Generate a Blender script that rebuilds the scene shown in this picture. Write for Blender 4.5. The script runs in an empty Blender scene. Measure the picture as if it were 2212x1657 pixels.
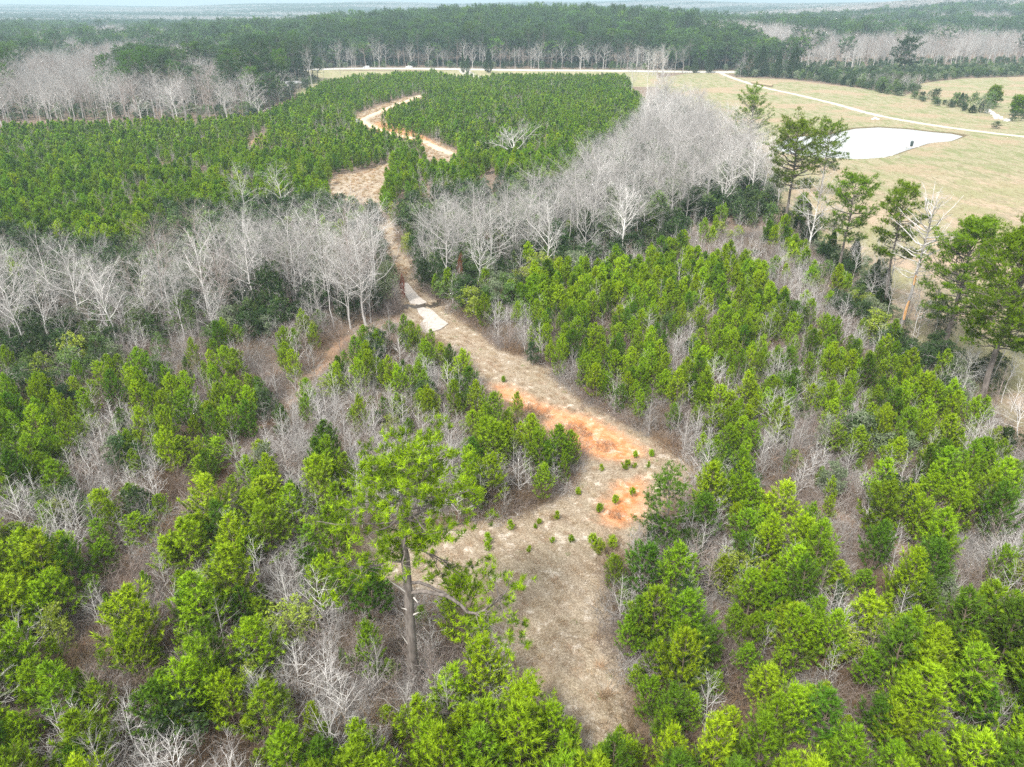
import bpy, math, random
import numpy as np
from mathutils import Vector

# ------------------------------------------------------------------ camera, sky, sun, exposure
SC = bpy.context.scene
PW, PH, F = 2211.0, 1657.0, 1600.0          # the photograph's own units
PITCH = math.radians(26.8)
CAMH = 42.0
cam_d = bpy.data.cameras.new('camera')
cam = bpy.data.objects.new('camera', cam_d)
SC.collection.objects.link(cam)
cam.location = (0, 0, CAMH)
cam.rotation_euler = (math.radians(90) - PITCH, 0, 0)
cam_d.sensor_width = 36.0
cam_d.lens = 36.0 * F / PW
cam_d.clip_start = 0.5
cam_d.clip_end = 30000
SC.camera = cam

SUN_EL, SUN_AZ = math.radians(52), math.radians(215)     # azimuth clockwise from +Y (sun behind, to the left)
world = bpy.data.worlds.new('World')
SC.world = world
world.use_nodes = True
wn = world.node_tree
wn.nodes.clear()
sky = wn.nodes.new('ShaderNodeTexSky')
sky.sky_type = 'NISHITA'
sky.sun_disc = False
sky.sun_elevation = SUN_EL
sky.sun_rotation = SUN_AZ
sky.dust_density = 5.0
sky.air_density = 1.0
hs = wn.nodes.new('ShaderNodeHueSaturation')
hs.inputs['Saturation'].default_value = 0.22          # an overcast, almost white sky
hs.inputs['Value'].default_value = 1.0
mixw = wn.nodes.new('ShaderNodeMix'); mixw.data_type = 'RGBA'
mixw.inputs[0].default_value = 0.75
mixw.inputs[7].default_value = (9.6, 9.7, 9.8, 1)
bg = wn.nodes.new('ShaderNodeBackground')
bg.inputs['Strength'].default_value = 0.098
wo = wn.nodes.new('ShaderNodeOutputWorld')
wn.links.new(sky.outputs[0], hs.inputs['Color'])
wn.links.new(hs.outputs[0], mixw.inputs[6])
wn.links.new(mixw.outputs[2], bg.inputs['Color'])
wn.links.new(bg.outputs[0], wo.inputs['Surface'])

sun_d = bpy.data.lights.new('sun', 'SUN')
sun_d.energy = 3.0
# broad, soft light of a bright overcast day
sun_d.angle = math.radians(10)
sun_d.color = (1.0, 0.96, 0.9)
sun = bpy.data.objects.new('sun', sun_d)
SC.collection.objects.link(sun)
sdir = Vector((math.sin(SUN_AZ) * math.cos(SUN_EL), math.cos(SUN_AZ) * math.cos(SUN_EL), math.sin(SUN_EL)))
sun.rotation_euler = sdir.to_track_quat('Z', 'Y').to_euler()
sun.location = (-60, -60, 200)

SC.view_settings.view_transform = 'Standard'
SC.view_settings.look = 'None'
SC.view_settings.gamma = 1.0
SC.view_settings.use_curve_mapping = False
SC.view_settings.exposure = 0.98
SC.render.engine = 'CYCLES'
SC.cycles.max_bounces = 5
SC.cycles.diffuse_bounces = 3
SC.cycles.glossy_bounces = 2
SC.cycles.transmission_bounces = 2
SC.cycles.volume_bounces = 0
SC.cycles.transparent_max_bounces = 4
SC.cycles.use_denoising = False

rng = np.random.default_rng(11)
random.seed(11)

# ------------------------------------------------------------------ terrain
def sm(a, b, x):
    t = np.clip((np.asarray(x, float) - a) / (b - a), 0, 1)
    return t * t * (3 - 2 * t)

def terrain(x, y):
    x = np.asarray(x, float); y = np.asarray(y, float)
    h = 0.35 * np.sin(x * .045 + 1.3) * np.sin(y * .037) + 0.12 * np.sin(x * .17 + y * .11) * np.cos(y * .13 - x * .05)
    h = h * (1 - 0.75 * sm(200, 320, y))
    h = h + 15 * sm(655, 900, y) * np.exp(-((x - 60) / 330.0) ** 2) * (1 - sm(1300, 2000, y))
    rh = sm(720, 2100, y) * sm(0.12, 0.75, x / np.maximum(y, 50.))
    h = h + rh * (66 + 7 * np.sin(x * .004 + 2) + 5 * np.sin(y * .006))
    w = sm(2300, 5200, y)
    far = 40 + 9 * np.sin(x * .00125 + 2.1) + 6 * np.sin(x * .0031 + y * .001) + 4 * np.sin(x * .0073 + 1) + 17 * sm(-1200, 1200, x)
    h = h * (1 - w) + w * far
    h = h + 10 * np.exp(-((y - 2600) / 500.0) ** 2) * (0.5 + 0.5 * np.sin(x * .003 + 1)) 
    return h

CP, SP = math.cos(PITCH), math.sin(PITCH)
def project(x, y, z):
    x = np.asarray(x, float); y = np.asarray(y, float); z = np.asarray(z, float) - CAMH
    dep = y * CP - z * SP
    up = y * SP + z * CP
    dep = np.maximum(dep, 1e-3)
    return PW / 2 + F * x / dep, PH / 2 - F * up / dep, dep

def at(u, v, hgt=0.0):
    """world point on the terrain (plus hgt) seen at u, v"""
    dx = (u - PW / 2) / F; dv = -(v - PH / 2) / F
    d = np.array([dx, CP + dv * SP, -SP + dv * CP])
    t = (CAMH - hgt) / -d[2] if d[2] < -1e-4 else 9000
    for _ in range(25):
        p = d * t
        z = float(terrain(p[0], p[1])) + hgt
        tn = (CAMH - z) / -d[2]
        t = 0.5 * t + 0.5 * tn
    return np.array([d[0] * t, d[1] * t, float(terrain(d[0] * t, d[1] * t))])

def atline(pts):
    return np.array([at(u, v) for u, v in pts])

def in_poly(px, py, poly):
    px = np.asarray(px, float); py = np.asarray(py, float)
    inside = np.zeros(px.shape, bool)
    n = len(poly)
    for i in range(n):
        x0, y0 = poly[i][0], poly[i][1]; x1, y1 = poly[(i + 1) % n][0], poly[(i + 1) % n][1]
        if y0 == y1: continue
        c = ((y0 > py) != (y1 > py)) & (px < (x1 - x0) * (py - y0) / (y1 - y0) + x0)
        inside ^= c
    return inside

def seg_dist(px, py, line, closed=False):
    best = np.full(np.shape(px), 1e9)
    n = len(line)
    for i in range(n if closed else n - 1):
        a = line[i]; b = line[(i + 1) % n]
        dx, dy = b[0] - a[0], b[1] - a[1]
        L = dx * dx + dy * dy + 1e-9
        t = np.clip(((px - a[0]) * dx + (py - a[1]) * dy) / L, 0, 1)
        best = np.minimum(best, np.hypot(px - a[0] - t * dx, py - a[1] - t * dy))
    return best

def sdist(px, py, poly):      # positive inside
    d = seg_dist(px, py, poly, True)
    return np.where(in_poly(px, py, poly), d, -d)

# ------------------------------------------------------------------ where things are, traced in the photograph's pixels and laid on the ground
CLEAR_MAIN = [(1395,1680),(1372,1600),(1350,1500),(1330,1400),(1315,1330),(1303,1260),(1312,1205),(1365,1190),(1400,1150),(1475,1085),(1500,1015),
    (1440,965),(1345,915),(1250,860),(1190,800),(1120,770),(1050,735),(1000,690),(960,655),(925,640),(905,600),(893,560),(870,540),(850,500),(850,470),
    (815,480),(820,520),(835,560),(852,600),(862,650),(872,690),(905,722),(955,735),(1003,790),(1040,835),(1060,860),(1150,880),(1180,935),(1240,960),(1250,1010),
    (1240,1060),(1190,1085),(1100,1115),(1000,1135),(900,1150),(790,1160),(765,1185),(790,1240),(860,1280),(1000,1290),(1050,1330),(1075,1400),(1110,1450),(1150,1510),(1210,1570),(1270,1610),(1310,1680)]
CLAY1 = [(1058,828),(1100,832),(1150,858),(1200,880),(1265,895),(1330,925),(1390,965),(1400,985),(1340,1000),(1270,985),(1215,955),(1165,925),(1175,900),(1120,885),(1075,855)]
CLAY2 = [(1330,1040),(1395,1030),(1400,1075),(1385,1120),(1340,1145),(1290,1125),(1300,1080)]
UPPER_TRACK = [([(908,208),(870,222),(830,238),(795,250),(775,262)],14),([(775,262),(800,280),(860,292),(920,303),(960,325),(985,335)],13)]
UP_POLYS = [[(762,250),(800,236),(870,212),(910,204),(905,214),(850,232),(820,250),(840,270),(815,285),(780,275)],
            [(905,300),(940,305),(990,328),(985,345),(955,355),(925,345),(912,325)],
            [(838,352),(862,350),(830,385),(835,410),(820,440),(740,440),(710,425),(705,400),(730,380),(790,370)],
            [(1000,150),(1050,150),(1060,160),(1090,163),(1040,170),(1000,165)]]
TRACK_LEFT = [([(872,685),(800,715),(735,735),(700,790),(655,850),(560,925),(520,985),(470,1040),(405,1100),(345,1150),(290,1215),(240,1300),(180,1390)],26),
              ([(520,830),(560,815),(610,800)],22), ([(540,312),(570,292)],16),
              ([(1590,1050),(1660,1068),(1740,1085),(1810,1115),(1850,1135),(1950,1190),(1985,1215)],20)]
FIELD = [(1400,172),(1480,160),(1555,156),(1590,168),(1700,172),(1850,190),(1960,205),(1990,180),(2080,170),(2400,160),(3200,150),
         (3400,1200),(2300,1010),(2215,985),(2125,885),(2050,803),(1955,727),(1898,682),(1818,602),(1722,530),(1695,470),(1645,372),(1565,300),(1480,230),(1420,190)]
ROAD_LINE = [(-900,172),(200,166),(640,152),(760,149),(900,149),(1100,152),(1355,154),(1560,156.5),(1800,153),(2000,148),(2211,141),(3200,118)]
FARM_LINE = [(1556,158),(1580,168),(1640,187),(1720,205),(1800,224),(1880,246),(1960,262),(2050,276),(2130,286),(2230,297),(2500,320)]
POND = [(1700,298),(1738,292),(1790,290),(1820,284),(1850,277),(1900,274),(1960,278),(2010,284),(2050,287),(2078,292),(2045,304),(2000,308),(1968,318),(1930,331),(1900,339),(1860,342),(1815,341),(1760,338),(1700,330),(1670,315)]

# base zones of the tall trees
TALL_LEFT = [(-160,700),(0,690),(150,690),(300,690),(350,650),(480,625),(560,610),(640,600),(800,585),(846,606),(858,662),(800,700),(720,720),(600,700),(500,725),(400,745),(250,775),(100,790),(-160,800)]
TALL_RIGHT = [(895,575),(940,560),(1000,548),(1100,535),(1200,480),(1250,430),(1300,390),(1380,330),(1390,260),(1430,235),(1500,265),(1560,305),(1640,375),(1690,470),(1600,440),(1560,450),(1480,500),(1340,560),(1200,580),(1100,600),(1000,640),(925,640)]
PLANT_FAR = [[(-160,280),(0,276),(540,258),(600,240),(690,186),(750,168),(940,157),(985,168),(1080,163),(1350,165),(1395,230),(1300,300),(1215,385),(1110,395),(1040,350),(1000,345),(860,415),(845,440),(720,440),(640,420),(500,445),(345,455),(310,520),(120,520),(-160,520)]]

ROWS = ["TEEETTTTTTEEETTTT..qqbqPPPqPPPqPPqqbeeeeeeee",
"TEEEEbEbbPeeqq.oeP...bbqPPPPqbPPPPPPbbeeeeee",
"EEEeeqqeqPb.PqoPqqPP..bePPPPPbPPPqbPPPPPeee.",
"eeePqPqPbPPqPoqqPPbqq...bPPPPPqbPqbPPPPPPee.",
"qPPPePPPbqPePqbbbbPPP.P..bPPPbPPPPbPPPPPPqbb",
"PPPPbbqPPPbbbbbbPbbPPPP...ebPbqPqbbqgePPPqb.",
"qPPbbebPPPbbbbPqqqPPPPPqP....bbPqbbbssPPPPbb",
"qPPbbbbPPoPPbqPPPPPPqqbPP.....sPbqbbsbbPPPPb",
"bbbbbPbPqPPPPbqqPPPPqbbPq....oPPo.PPobePPPqP",
"bbbbPPeoPPPPPbPoqqoqbbo.....PbPPPPPoeePPPPbb",
"PPbbPPPPPPPPPPPooo..........bbbqPqPPoePPPbbb",
"PPPPPoqPPPPbbPPqo.........PbebbbbqqPPPoPqbbb",
"PPPPPoqPqbPqbbPPqqPoo.....PeqgPbPPPePbPPoqbb",
"PPqbbPPbPbPPbbbqqbPPPo....PPbbPPPPPePPqqPPPP",
"ybbbbPPbPbPPbbbbqbbPqP....PPPPPPPPPPybbPPPPP",
"bqPPPPPPPqPbbbbbbbbbPP....PPPPPPPPPPybbPPPPP",
"qPPPPbPPPPbbbbbbbbbbPq.....PPPPPPPPPPPPPPPPP",
"PPPPPbPPPPbbbqbbbbbPqbPo...PPPPPbPPPPPPPPPPP",
"PPbbPbbeebbPPPbbbqPPPPPPPo.PPPPPPPPPPPPbPPPP",
"qPbbbbbebbbPPPPPbPPPPPPPPPPPPPPPPPPPPPPPPPPP",
"PPPPbbbbbbbPPPPPPPPPPPPPPPPPPPPPPPPPPPPPPPPP"]
# raster of the photograph: what the tree at each place is
RS = 5
RW, RH = int((PW + 400) / RS), int((PH + 400) / RS)
gx, gy = np.meshgrid((np.arange(RW) + .5) * RS - 200, (np.arange(RH) + .5) * RS)
raster = np.full((RH, RW), 'M', dtype='<U1')
def paint(poly, ch):
    raster[in_poly(gx, gy, poly)] = ch
low = gy >= 650
ci = np.clip((gx / 50 + .35 * np.sin(gy * .11)).astype(int), 0, 43)
ri = np.clip(((gy - 650) / 50 + .35 * np.sin(gx * .09)).astype(int), 0, 20)
rowarr = np.array([list(r[:44].ljust(44, r[-1])) for r in ROWS])
raster[low] = rowarr[ri[low], ci[low]]
paint([(750, 890), (1000, 890), (1000, 1100), (750, 1110)], 'b')
raster[(gy >= 440) & ~low] = 'q'
for p in PLANT_FAR: paint(p, 'Y')
paint([(850,385),(900,345),(1000,345),(1040,370),(1000,420),(900,425),(850,430)], 'Y')
paint([(-200,480),(0,490),(130,525),(310,525),(345,450),(480,445),(640,425),(830,440),(846,606),(858,660),(-200,660)], 'E')
paint([(845,440),(900,430),(1000,410),(1110,395),(1215,385),(1300,300),(1390,240),(1640,330),(1700,480),(1560,460),(1480,520),(1340,560),(1200,600),(1150,650),(925,650),(895,560)], 'E')
paint([(960,560),(1110,520),(1250,560),(1300,600),(1150,660),(1000,670),(930,640)], 'e')
paint([(1150,590),(1340,570),(1560,560),(1700,620),(1700,660),(1100,660)], 'P')
paint([(1480,470),(1600,470),(1700,540),(1760,600),(1850,660),(1700,640),(1600,560),(1500,540)], 'b')
paint([(1000,630),(1080,620),(1100,660),(1000,660)], 'e')
paint([(1760,600),(1850,640),(1900,680),(2000,760),(2100,880),(2060,900),(1980,800),(1850,700)], 'e')
for p in UP_POLYS: paint(p, '.')
for l, w in UPPER_TRACK: raster[seg_dist(gx, gy, l) < w * .45] = '.'
for l, w in TRACK_LEFT: raster[seg_dist(gx, gy, l) < w * .62] = 'o'
paint(FIELD, 'F')
paint(CLEAR_MAIN, '.')
def zone(u, v):
    i = np.clip(((np.asarray(u) + 200) / RS).astype(int), 0, RW - 1)
    j = np.clip((np.asarray(v) / RS).astype(int), 0, RH - 1)
    return raster[j, i]

# ------------------------------------------------------------------ materials
def new_mat(name):
    m = bpy.data.materials.new(name); m.use_nodes = True
    return m, m.node_tree.nodes, m.node_tree.links, m.node_tree.nodes['Principled BSDF']

def leaf_mat(name, c1, c2, rough=.55, vary=.3, hue=.011, trans=.25):
    m, N, L, P = new_mat(name)
    at_ = N.new('ShaderNodeAttribute'); at_.attribute_name = 'tint'
    mx = N.new('ShaderNodeMix'); mx.data_type = 'RGBA'
    mx.inputs[6].default_value = (*c1, 1); mx.inputs[7].default_value = (*c2, 1)
    L.new(at_.outputs['Fac'], mx.inputs[0])
    oi = N.new('ShaderNodeObjectInfo')
    mr = N.new('ShaderNodeMapRange'); mr.inputs[3].default_value = 1 - vary; mr.inputs[4].default_value = 1 + vary
    L.new(oi.outputs['Random'], mr.inputs[0])
    m2 = N.new('ShaderNodeMath'); m2.operation = 'MULTIPLY'; m2.inputs[1].default_value = 7.31
    fr = N.new('ShaderNodeMath'); fr.operation = 'FRACT'
    L.new(oi.outputs['Random'], m2.inputs[0]); L.new(m2.outputs[0], fr.inputs[0])
    mh = N.new('ShaderNodeMapRange'); mh.inputs[3].default_value = .5 - hue; mh.inputs[4].default_value = .5 + hue
    L.new(fr.outputs[0], mh.inputs[0])
    h = N.new('ShaderNodeHueSaturation')
    L.new(mx.outputs[2], h.inputs['Color']); L.new(mr.outputs[0], h.inputs['Value']); L.new(mh.outputs[0], h.inputs['Hue'])
    L.new(h.outputs[0], P.inputs['Base Color'])
    P.inputs['Roughness'].default_value = rough
    P.inputs['Specular IOR Level'].default_value = .12
    if trans:
        tr = N.new('ShaderNodeBsdfTranslucent'); L.new(h.outputs[0], tr.inputs['Color'])
        ms = N.new('ShaderNodeMixShader'); ms.inputs[0].default_value = trans
        L.new(P.outputs[0], ms.inputs[1]); L.new(tr.outputs[0], ms.inputs[2])
        L.new(ms.outputs[0], N['Material Output'].inputs['Surface'])
    return m

def wood_mat(name, c1, c2, scale=3.0, vary=.25):
    m, N, L, P = new_mat(name)
    tc = N.new('ShaderNodeTexCoord'); mp = N.new('ShaderNodeMapping'); mp.inputs['Scale'].default_value = (1, 1, .25)
    nz = N.new('ShaderNodeTexNoise'); nz.inputs['Scale'].default_value = scale; nz.inputs['Detail'].default_value = 6
    L.new(tc.outputs['Object'], mp.inputs[0]); L.new(mp.outputs[0], nz.inputs['Vector'])
    cr = N.new('ShaderNodeMapRange'); cr.inputs[1].default_value = .35; cr.inputs[2].default_value = .65
    L.new(nz.outputs['Fac'], cr.inputs[0])
    mx = N.new('ShaderNodeMix'); mx.data_type = 'RGBA'
    mx.inputs[6].default_value = (*c1, 1); mx.inputs[7].default_value = (*c2, 1)
    L.new(cr.outputs[0], mx.inputs[0])
    oi = N.new('ShaderNodeObjectInfo')
    mr = N.new('ShaderNodeMapRange'); mr.inputs[3].default_value = 1 - vary; mr.inputs[4].default_value = 1 + vary
    L.new(oi.outputs['Random'], mr.inputs[0])
    h = N.new('ShaderNodeHueSaturation'); L.new(mx.outputs[2], h.inputs['Color']); L.new(mr.outputs[0], h.inputs['Value'])
    L.new(h.outputs[0], P.inputs['Base Color']); P.inputs['Roughness'].default_value = .85
    P.inputs['Specular IOR Level'].default_value = .2
    return m

def flat_mat(name, c, rough=.6, noise=.15, scale=4.0, metal=0):
    m, N, L, P = new_mat(name)
    nz = N.new('ShaderNodeTexNoise'); nz.inputs['Scale'].default_value = scale; nz.inputs['Detail'].default_value = 5
    tc = N.new('ShaderNodeTexCoord'); L.new(tc.outputs['Object'], nz.inputs['Vector'])
    mx = N.new('ShaderNodeMix'); mx.data_type = 'RGBA'
    mx.inputs[6].default_value = (*[k * (1 - noise) for k in c], 1); mx.inputs[7].default_value = (*[min(1, k * (1 + noise)) for k in c], 1)
    L.new(nz.outputs['Fac'], mx.inputs[0]); L.new(mx.outputs[2], P.inputs['Base Color'])
    P.inputs['Roughness'].default_value = rough; P.inputs['Metallic'].default_value = metal
    return m

M = {}
M['pine_light'] = leaf_mat('pine_needles_light', (.050,.095,.004), (.32,.48,.012), vary=.2)
M['pine_mid'] = leaf_mat('pine_needles_mid', (.034,.072,.004), (.23,.38,.012), vary=.22)
M['pine_dark'] = leaf_mat('pine_needles_dark', (.018,.045,.005), (.11,.22,.014), vary=.25)
M['pine_far'] = leaf_mat('pine_needles_plantation', (.032,.074,.006), (.19,.34,.014), vary=.3)
M['pine_old'] = leaf_mat('pine_needles_mature', (.018,.045,.014), (.075,.140,.034), vary=.28)
M['pine_edge'] = leaf_mat('pine_needles_olive', (.030,.060,.003), (.21,.33,.010), vary=.15)
M['pine_hero'] = leaf_mat('pine_needles_tall_pine', (.055,.10,.003), (.36,.51,.010), vary=.02)
M['ever_dark'] = leaf_mat('leaves_dark', (.025,.05,.018), (.07,.12,.035), rough=.4, vary=.3)
M['ever_green'] = leaf_mat('leaves_green', (.06,.11,.03), (.16,.24,.06), rough=.45, vary=.3)
M['ever_yellow'] = leaf_mat('leaves_yellow_green', (.15,.22,.02), (.34,.42,.06), rough=.5, vary=.25)
M['ever_sage'] = leaf_mat('leaves_sage', (.13,.17,.09), (.26,.31,.18), rough=.6, vary=.15)
M['cedar'] = leaf_mat('cedar_foliage', (.028,.055,.014), (.07,.11,.02), vary=.2)
M['red_leaf'] = leaf_mat('leaves_red_brown', (.16,.05,.03), (.28,.11,.06), vary=.2)
M['bud_leaf'] = leaf_mat('buds_olive', (.17,.17,.08), (.30,.30,.15), vary=.2)
M['bark_pine'] = wood_mat('bark_pine', (.10,.085,.075), (.22,.19,.17), 5)
M['bark_pine_young'] = wood_mat('bark_pine_young', (.13,.10,.08), (.22,.17,.13), 6)
M['bark_pale'] = wood_mat('bark_pale', (.42,.40,.38), (.70,.675,.65), 2.5, .28)
M['bark_grey'] = wood_mat('bark_grey', (.29,.275,.26), (.50,.475,.455), 3, .3)
M['bark_mauve'] = wood_mat('bark_brown', (.19,.15,.13), (.36,.30,.27), 4, .3)
M['bark_white'] = wood_mat('bark_weathered', (.42,.39,.36), (.62,.58,.54), 5, .1)
M['straw'] = leaf_mat('dry_grass', (.30,.21,.13), (.52,.40,.27), rough=.8, vary=.25, hue=.01)
M['straw_orange'] = leaf_mat('broomsedge', (.37,.26,.15), (.57,.43,.28), rough=.8, vary=.2, hue=.01)
M['green_grass'] = leaf_mat('green_grass', (.10,.17,.03), (.2,.3,.06), rough=.7, vary=.2)

# ------------------------------------------------------------------ fast mesh building
class MB:
    def __init__(s): s.v = []; s.f = []; s.n = 0; s.t = []; s.m = []
    def add(s, v, f, tint=0.0, mat=0):
        v = np.asarray(v, float).reshape(-1, 3); f = np.asarray(f, int)
        s.v.append(v); s.f.append(f + s.n); s.n += len(v)
        s.t.append(np.broadcast_to(np.asarray(tint, float), (len(v),)).copy()); s.m.append(mat)
        return s
    def merge(s, o, mat=0):
        for v, f, t in zip(o.v, o.f, o.t):
            s.v.append(v); s.f.append(f - 0 + 0); s.t.append(t)
        return s
    def build_mesh(s, name, mats, smooth=False):
        me = bpy.data.meshes.new(name)
        V = np.concatenate(s.v); T = np.concatenate(s.t)
        li = []; tot = []; mi = []
        for f, m in zip(s.f, s.m):
            li.append(f.ravel()); tot.append(np.full(len(f), f.shape[1])); mi.append(np.full(len(f), m))
        li = np.concatenate(li); tot = np.concatenate(tot); mi = np.concatenate(mi)
        me.vertices.add(len(V)); me.vertices.foreach_set('co', V.astype(np.float32).ravel())
        me.loops.add(len(li)); me.loops.foreach_set('vertex_index', li.astype(np.int32))
        me.polygons.add(len(tot)); st = np.concatenate([[0], np.cumsum(tot)[:-1]])
        me.polygons.foreach_set('loop_start', st.astype(np.int32)); me.polygons.foreach_set('loop_total', tot.astype(np.int32))
        me.polygons.foreach_set('material_index', mi.astype(np.int32))
        if smooth: me.polygons.foreach_set('use_smooth', np.ones(len(tot), bool))
        a = me.attributes.new('tint', 'FLOAT', 'POINT'); a.data.foreach_set('value', T.astype(np.float32))
        for m in mats: me.materials.append(m)
        me.update(calc_edges=True)
        return me

def joined(mbs):
    o = MB()
    for k, b in enumerate(mbs):
        off = o.n
        for v, f, t in zip(b.v, b.f, b.t):
            o.v.append(v); o.f.append(f + off); o.t.append(t); o.m.append(k)
        o.n += b.n
    return o

def nrm(a):
    return a / np.maximum(np.linalg.norm(a, axis=-1, keepdims=True), 1e-9)

def perp(d):
    ref = np.where(np.abs(d[..., 2:3]) < .9, np.array([0, 0, 1.]), np.array([1., 0, 0]))
    u = nrm(np.cross(d, ref)); return u, np.cross(d, u)

def prisms(mb, p0, p1, r0, r1, sides=3, tint=0.0):
    p0 = np.asarray(p0, float); p1 = np.asarray(p1, float)
    if len(p0) == 0: return
    r0 = np.broadcast_to(np.asarray(r0, float), (len(p0),)); r1 = np.broadcast_to(np.asarray(r1, float), (len(p0),))
    u, w = perp(nrm(p1 - p0))
    a = np.arange(sides) * 2 * math.pi / sides
    ring = u[:, None, :] * np.cos(a)[None, :, None] + w[:, None, :] * np.sin(a)[None, :, None]
    A = p0[:, None, :] + ring * r0[:, None, None]; B = p1[:, None, :] + ring * r1[:, None, None]
    V = np.concatenate([A, B], 1).reshape(-1, 3)
    base = (np.arange(len(p0)) * 2 * sides)[:, None]
    k = np.arange(sides); k2 = (k + 1) % sides
    f = np.stack([base + k, base + k2, base + k2 + sides, base + k + sides], -1).reshape(-1, 4)
    mb.add(V, f, tint)

def tube(mb, P, R, sides=8, tint=0.0):
    P = np.asarray(P, float); R = np.broadcast_to(np.asarray(R, float), (len(P),))
    d = nrm(np.gradient(P, axis=0)); u, w = perp(d)
    for i in range(1, len(P)):                      # keep rings from twisting
        u[i] = nrm(u[i - 1] - d[i] * np.dot(u[i - 1], d[i])); w[i] = np.cross(d[i], u[i])
    a = np.arange(sides) * 2 * math.pi / sides
    V = P[:, None, :] + (u[:, None, :] * np.cos(a)[None, :, None] + w[:, None, :] * np.sin(a)[None, :, None]) * R[:, None, None]
    n = len(P); k = np.arange(sides); k2 = (k + 1) % sides
    b = (np.arange(n - 1) * sides)[:, None]
    f = np.stack([b + k, b + k2, b + k2 + sides, b + k + sides], -1).reshape(-1, 4)
    mb.add(V.reshape(-1, 3), f, tint)
    mb.add(V[-1], [list(range(sides))], tint); mb.add(V[0][::-1], [list(range(sides))], tint)

def needles(mb, c, d, L, n, w, spread=.9, tint=.5, R=None):
    """brushes of needles: n thin blades around each centre, fanning about direction d"""
    c = np.asarray(c, float); d = nrm(np.asarray(d, float)); N = len(c)
    if N == 0: return
    L = np.broadcast_to(np.asarray(L, float), (N,))
    t = R.random((N, n, 1)); ph = R.random((N, n)) * 2 * math.pi
    u, v = perp(d)
    pr = u[:, None, :] * np.cos(ph)[..., None] + v[:, None, :] * np.sin(ph)[..., None]
    ang = (.35 + .65 * R.random((N, n, 1))) * spread
    dr = d[:, None, :] * np.cos(ang) + pr * np.sin(ang)
    LL = L[:, None, None]
    o = c[:, None, :] + d[:, None, :] * (t - .6) * LL * .8
    tip = o + dr * LL * (.75 + .4 * R.random((N, n, 1)))
    sd = nrm(np.cross(dr, d[:, None, :] + .3 * R.normal(size=(N, n, 3)))) * w
    V = np.stack([o - sd, o + sd, tip], 2).reshape(-1, 3)
    f = np.arange(len(V)).reshape(-1, 3)
    tt = np.broadcast_to(np.asarray(tint, float), (N,))[:, None] + R.normal(size=(N, n)) * .12
    mb.add(V, f, np.clip(np.repeat(tt.ravel(), 3), 0, 1))

def leafquads(mb, c, size, tint, R, flat=.0):
    c = np.asarray(c, float); N = len(c)
    nrmv = nrm(R.normal(size=(N, 3)) + np.array([0, 0, flat]))
    u, w = perp(nrmv); a = R.random((N, 1)) * 6.283
    u2 = u * np.cos(a) + w * np.sin(a); w2 = -u * np.sin(a) + w * np.cos(a)
    s = (np.broadcast_to(np.asarray(size, float), (N,)) * (.7 + .6 * R.random(N)))[:, None]
    V = np.stack([c - u2 * s, c + w2 * s * .45, c + u2 * s, c - w2 * s * .45], 1).reshape(-1, 3)
    mb.add(V, np.arange(4 * N).reshape(-1, 4), np.repeat(np.broadcast_to(np.asarray(tint, float), (N,)), 4))

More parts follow.
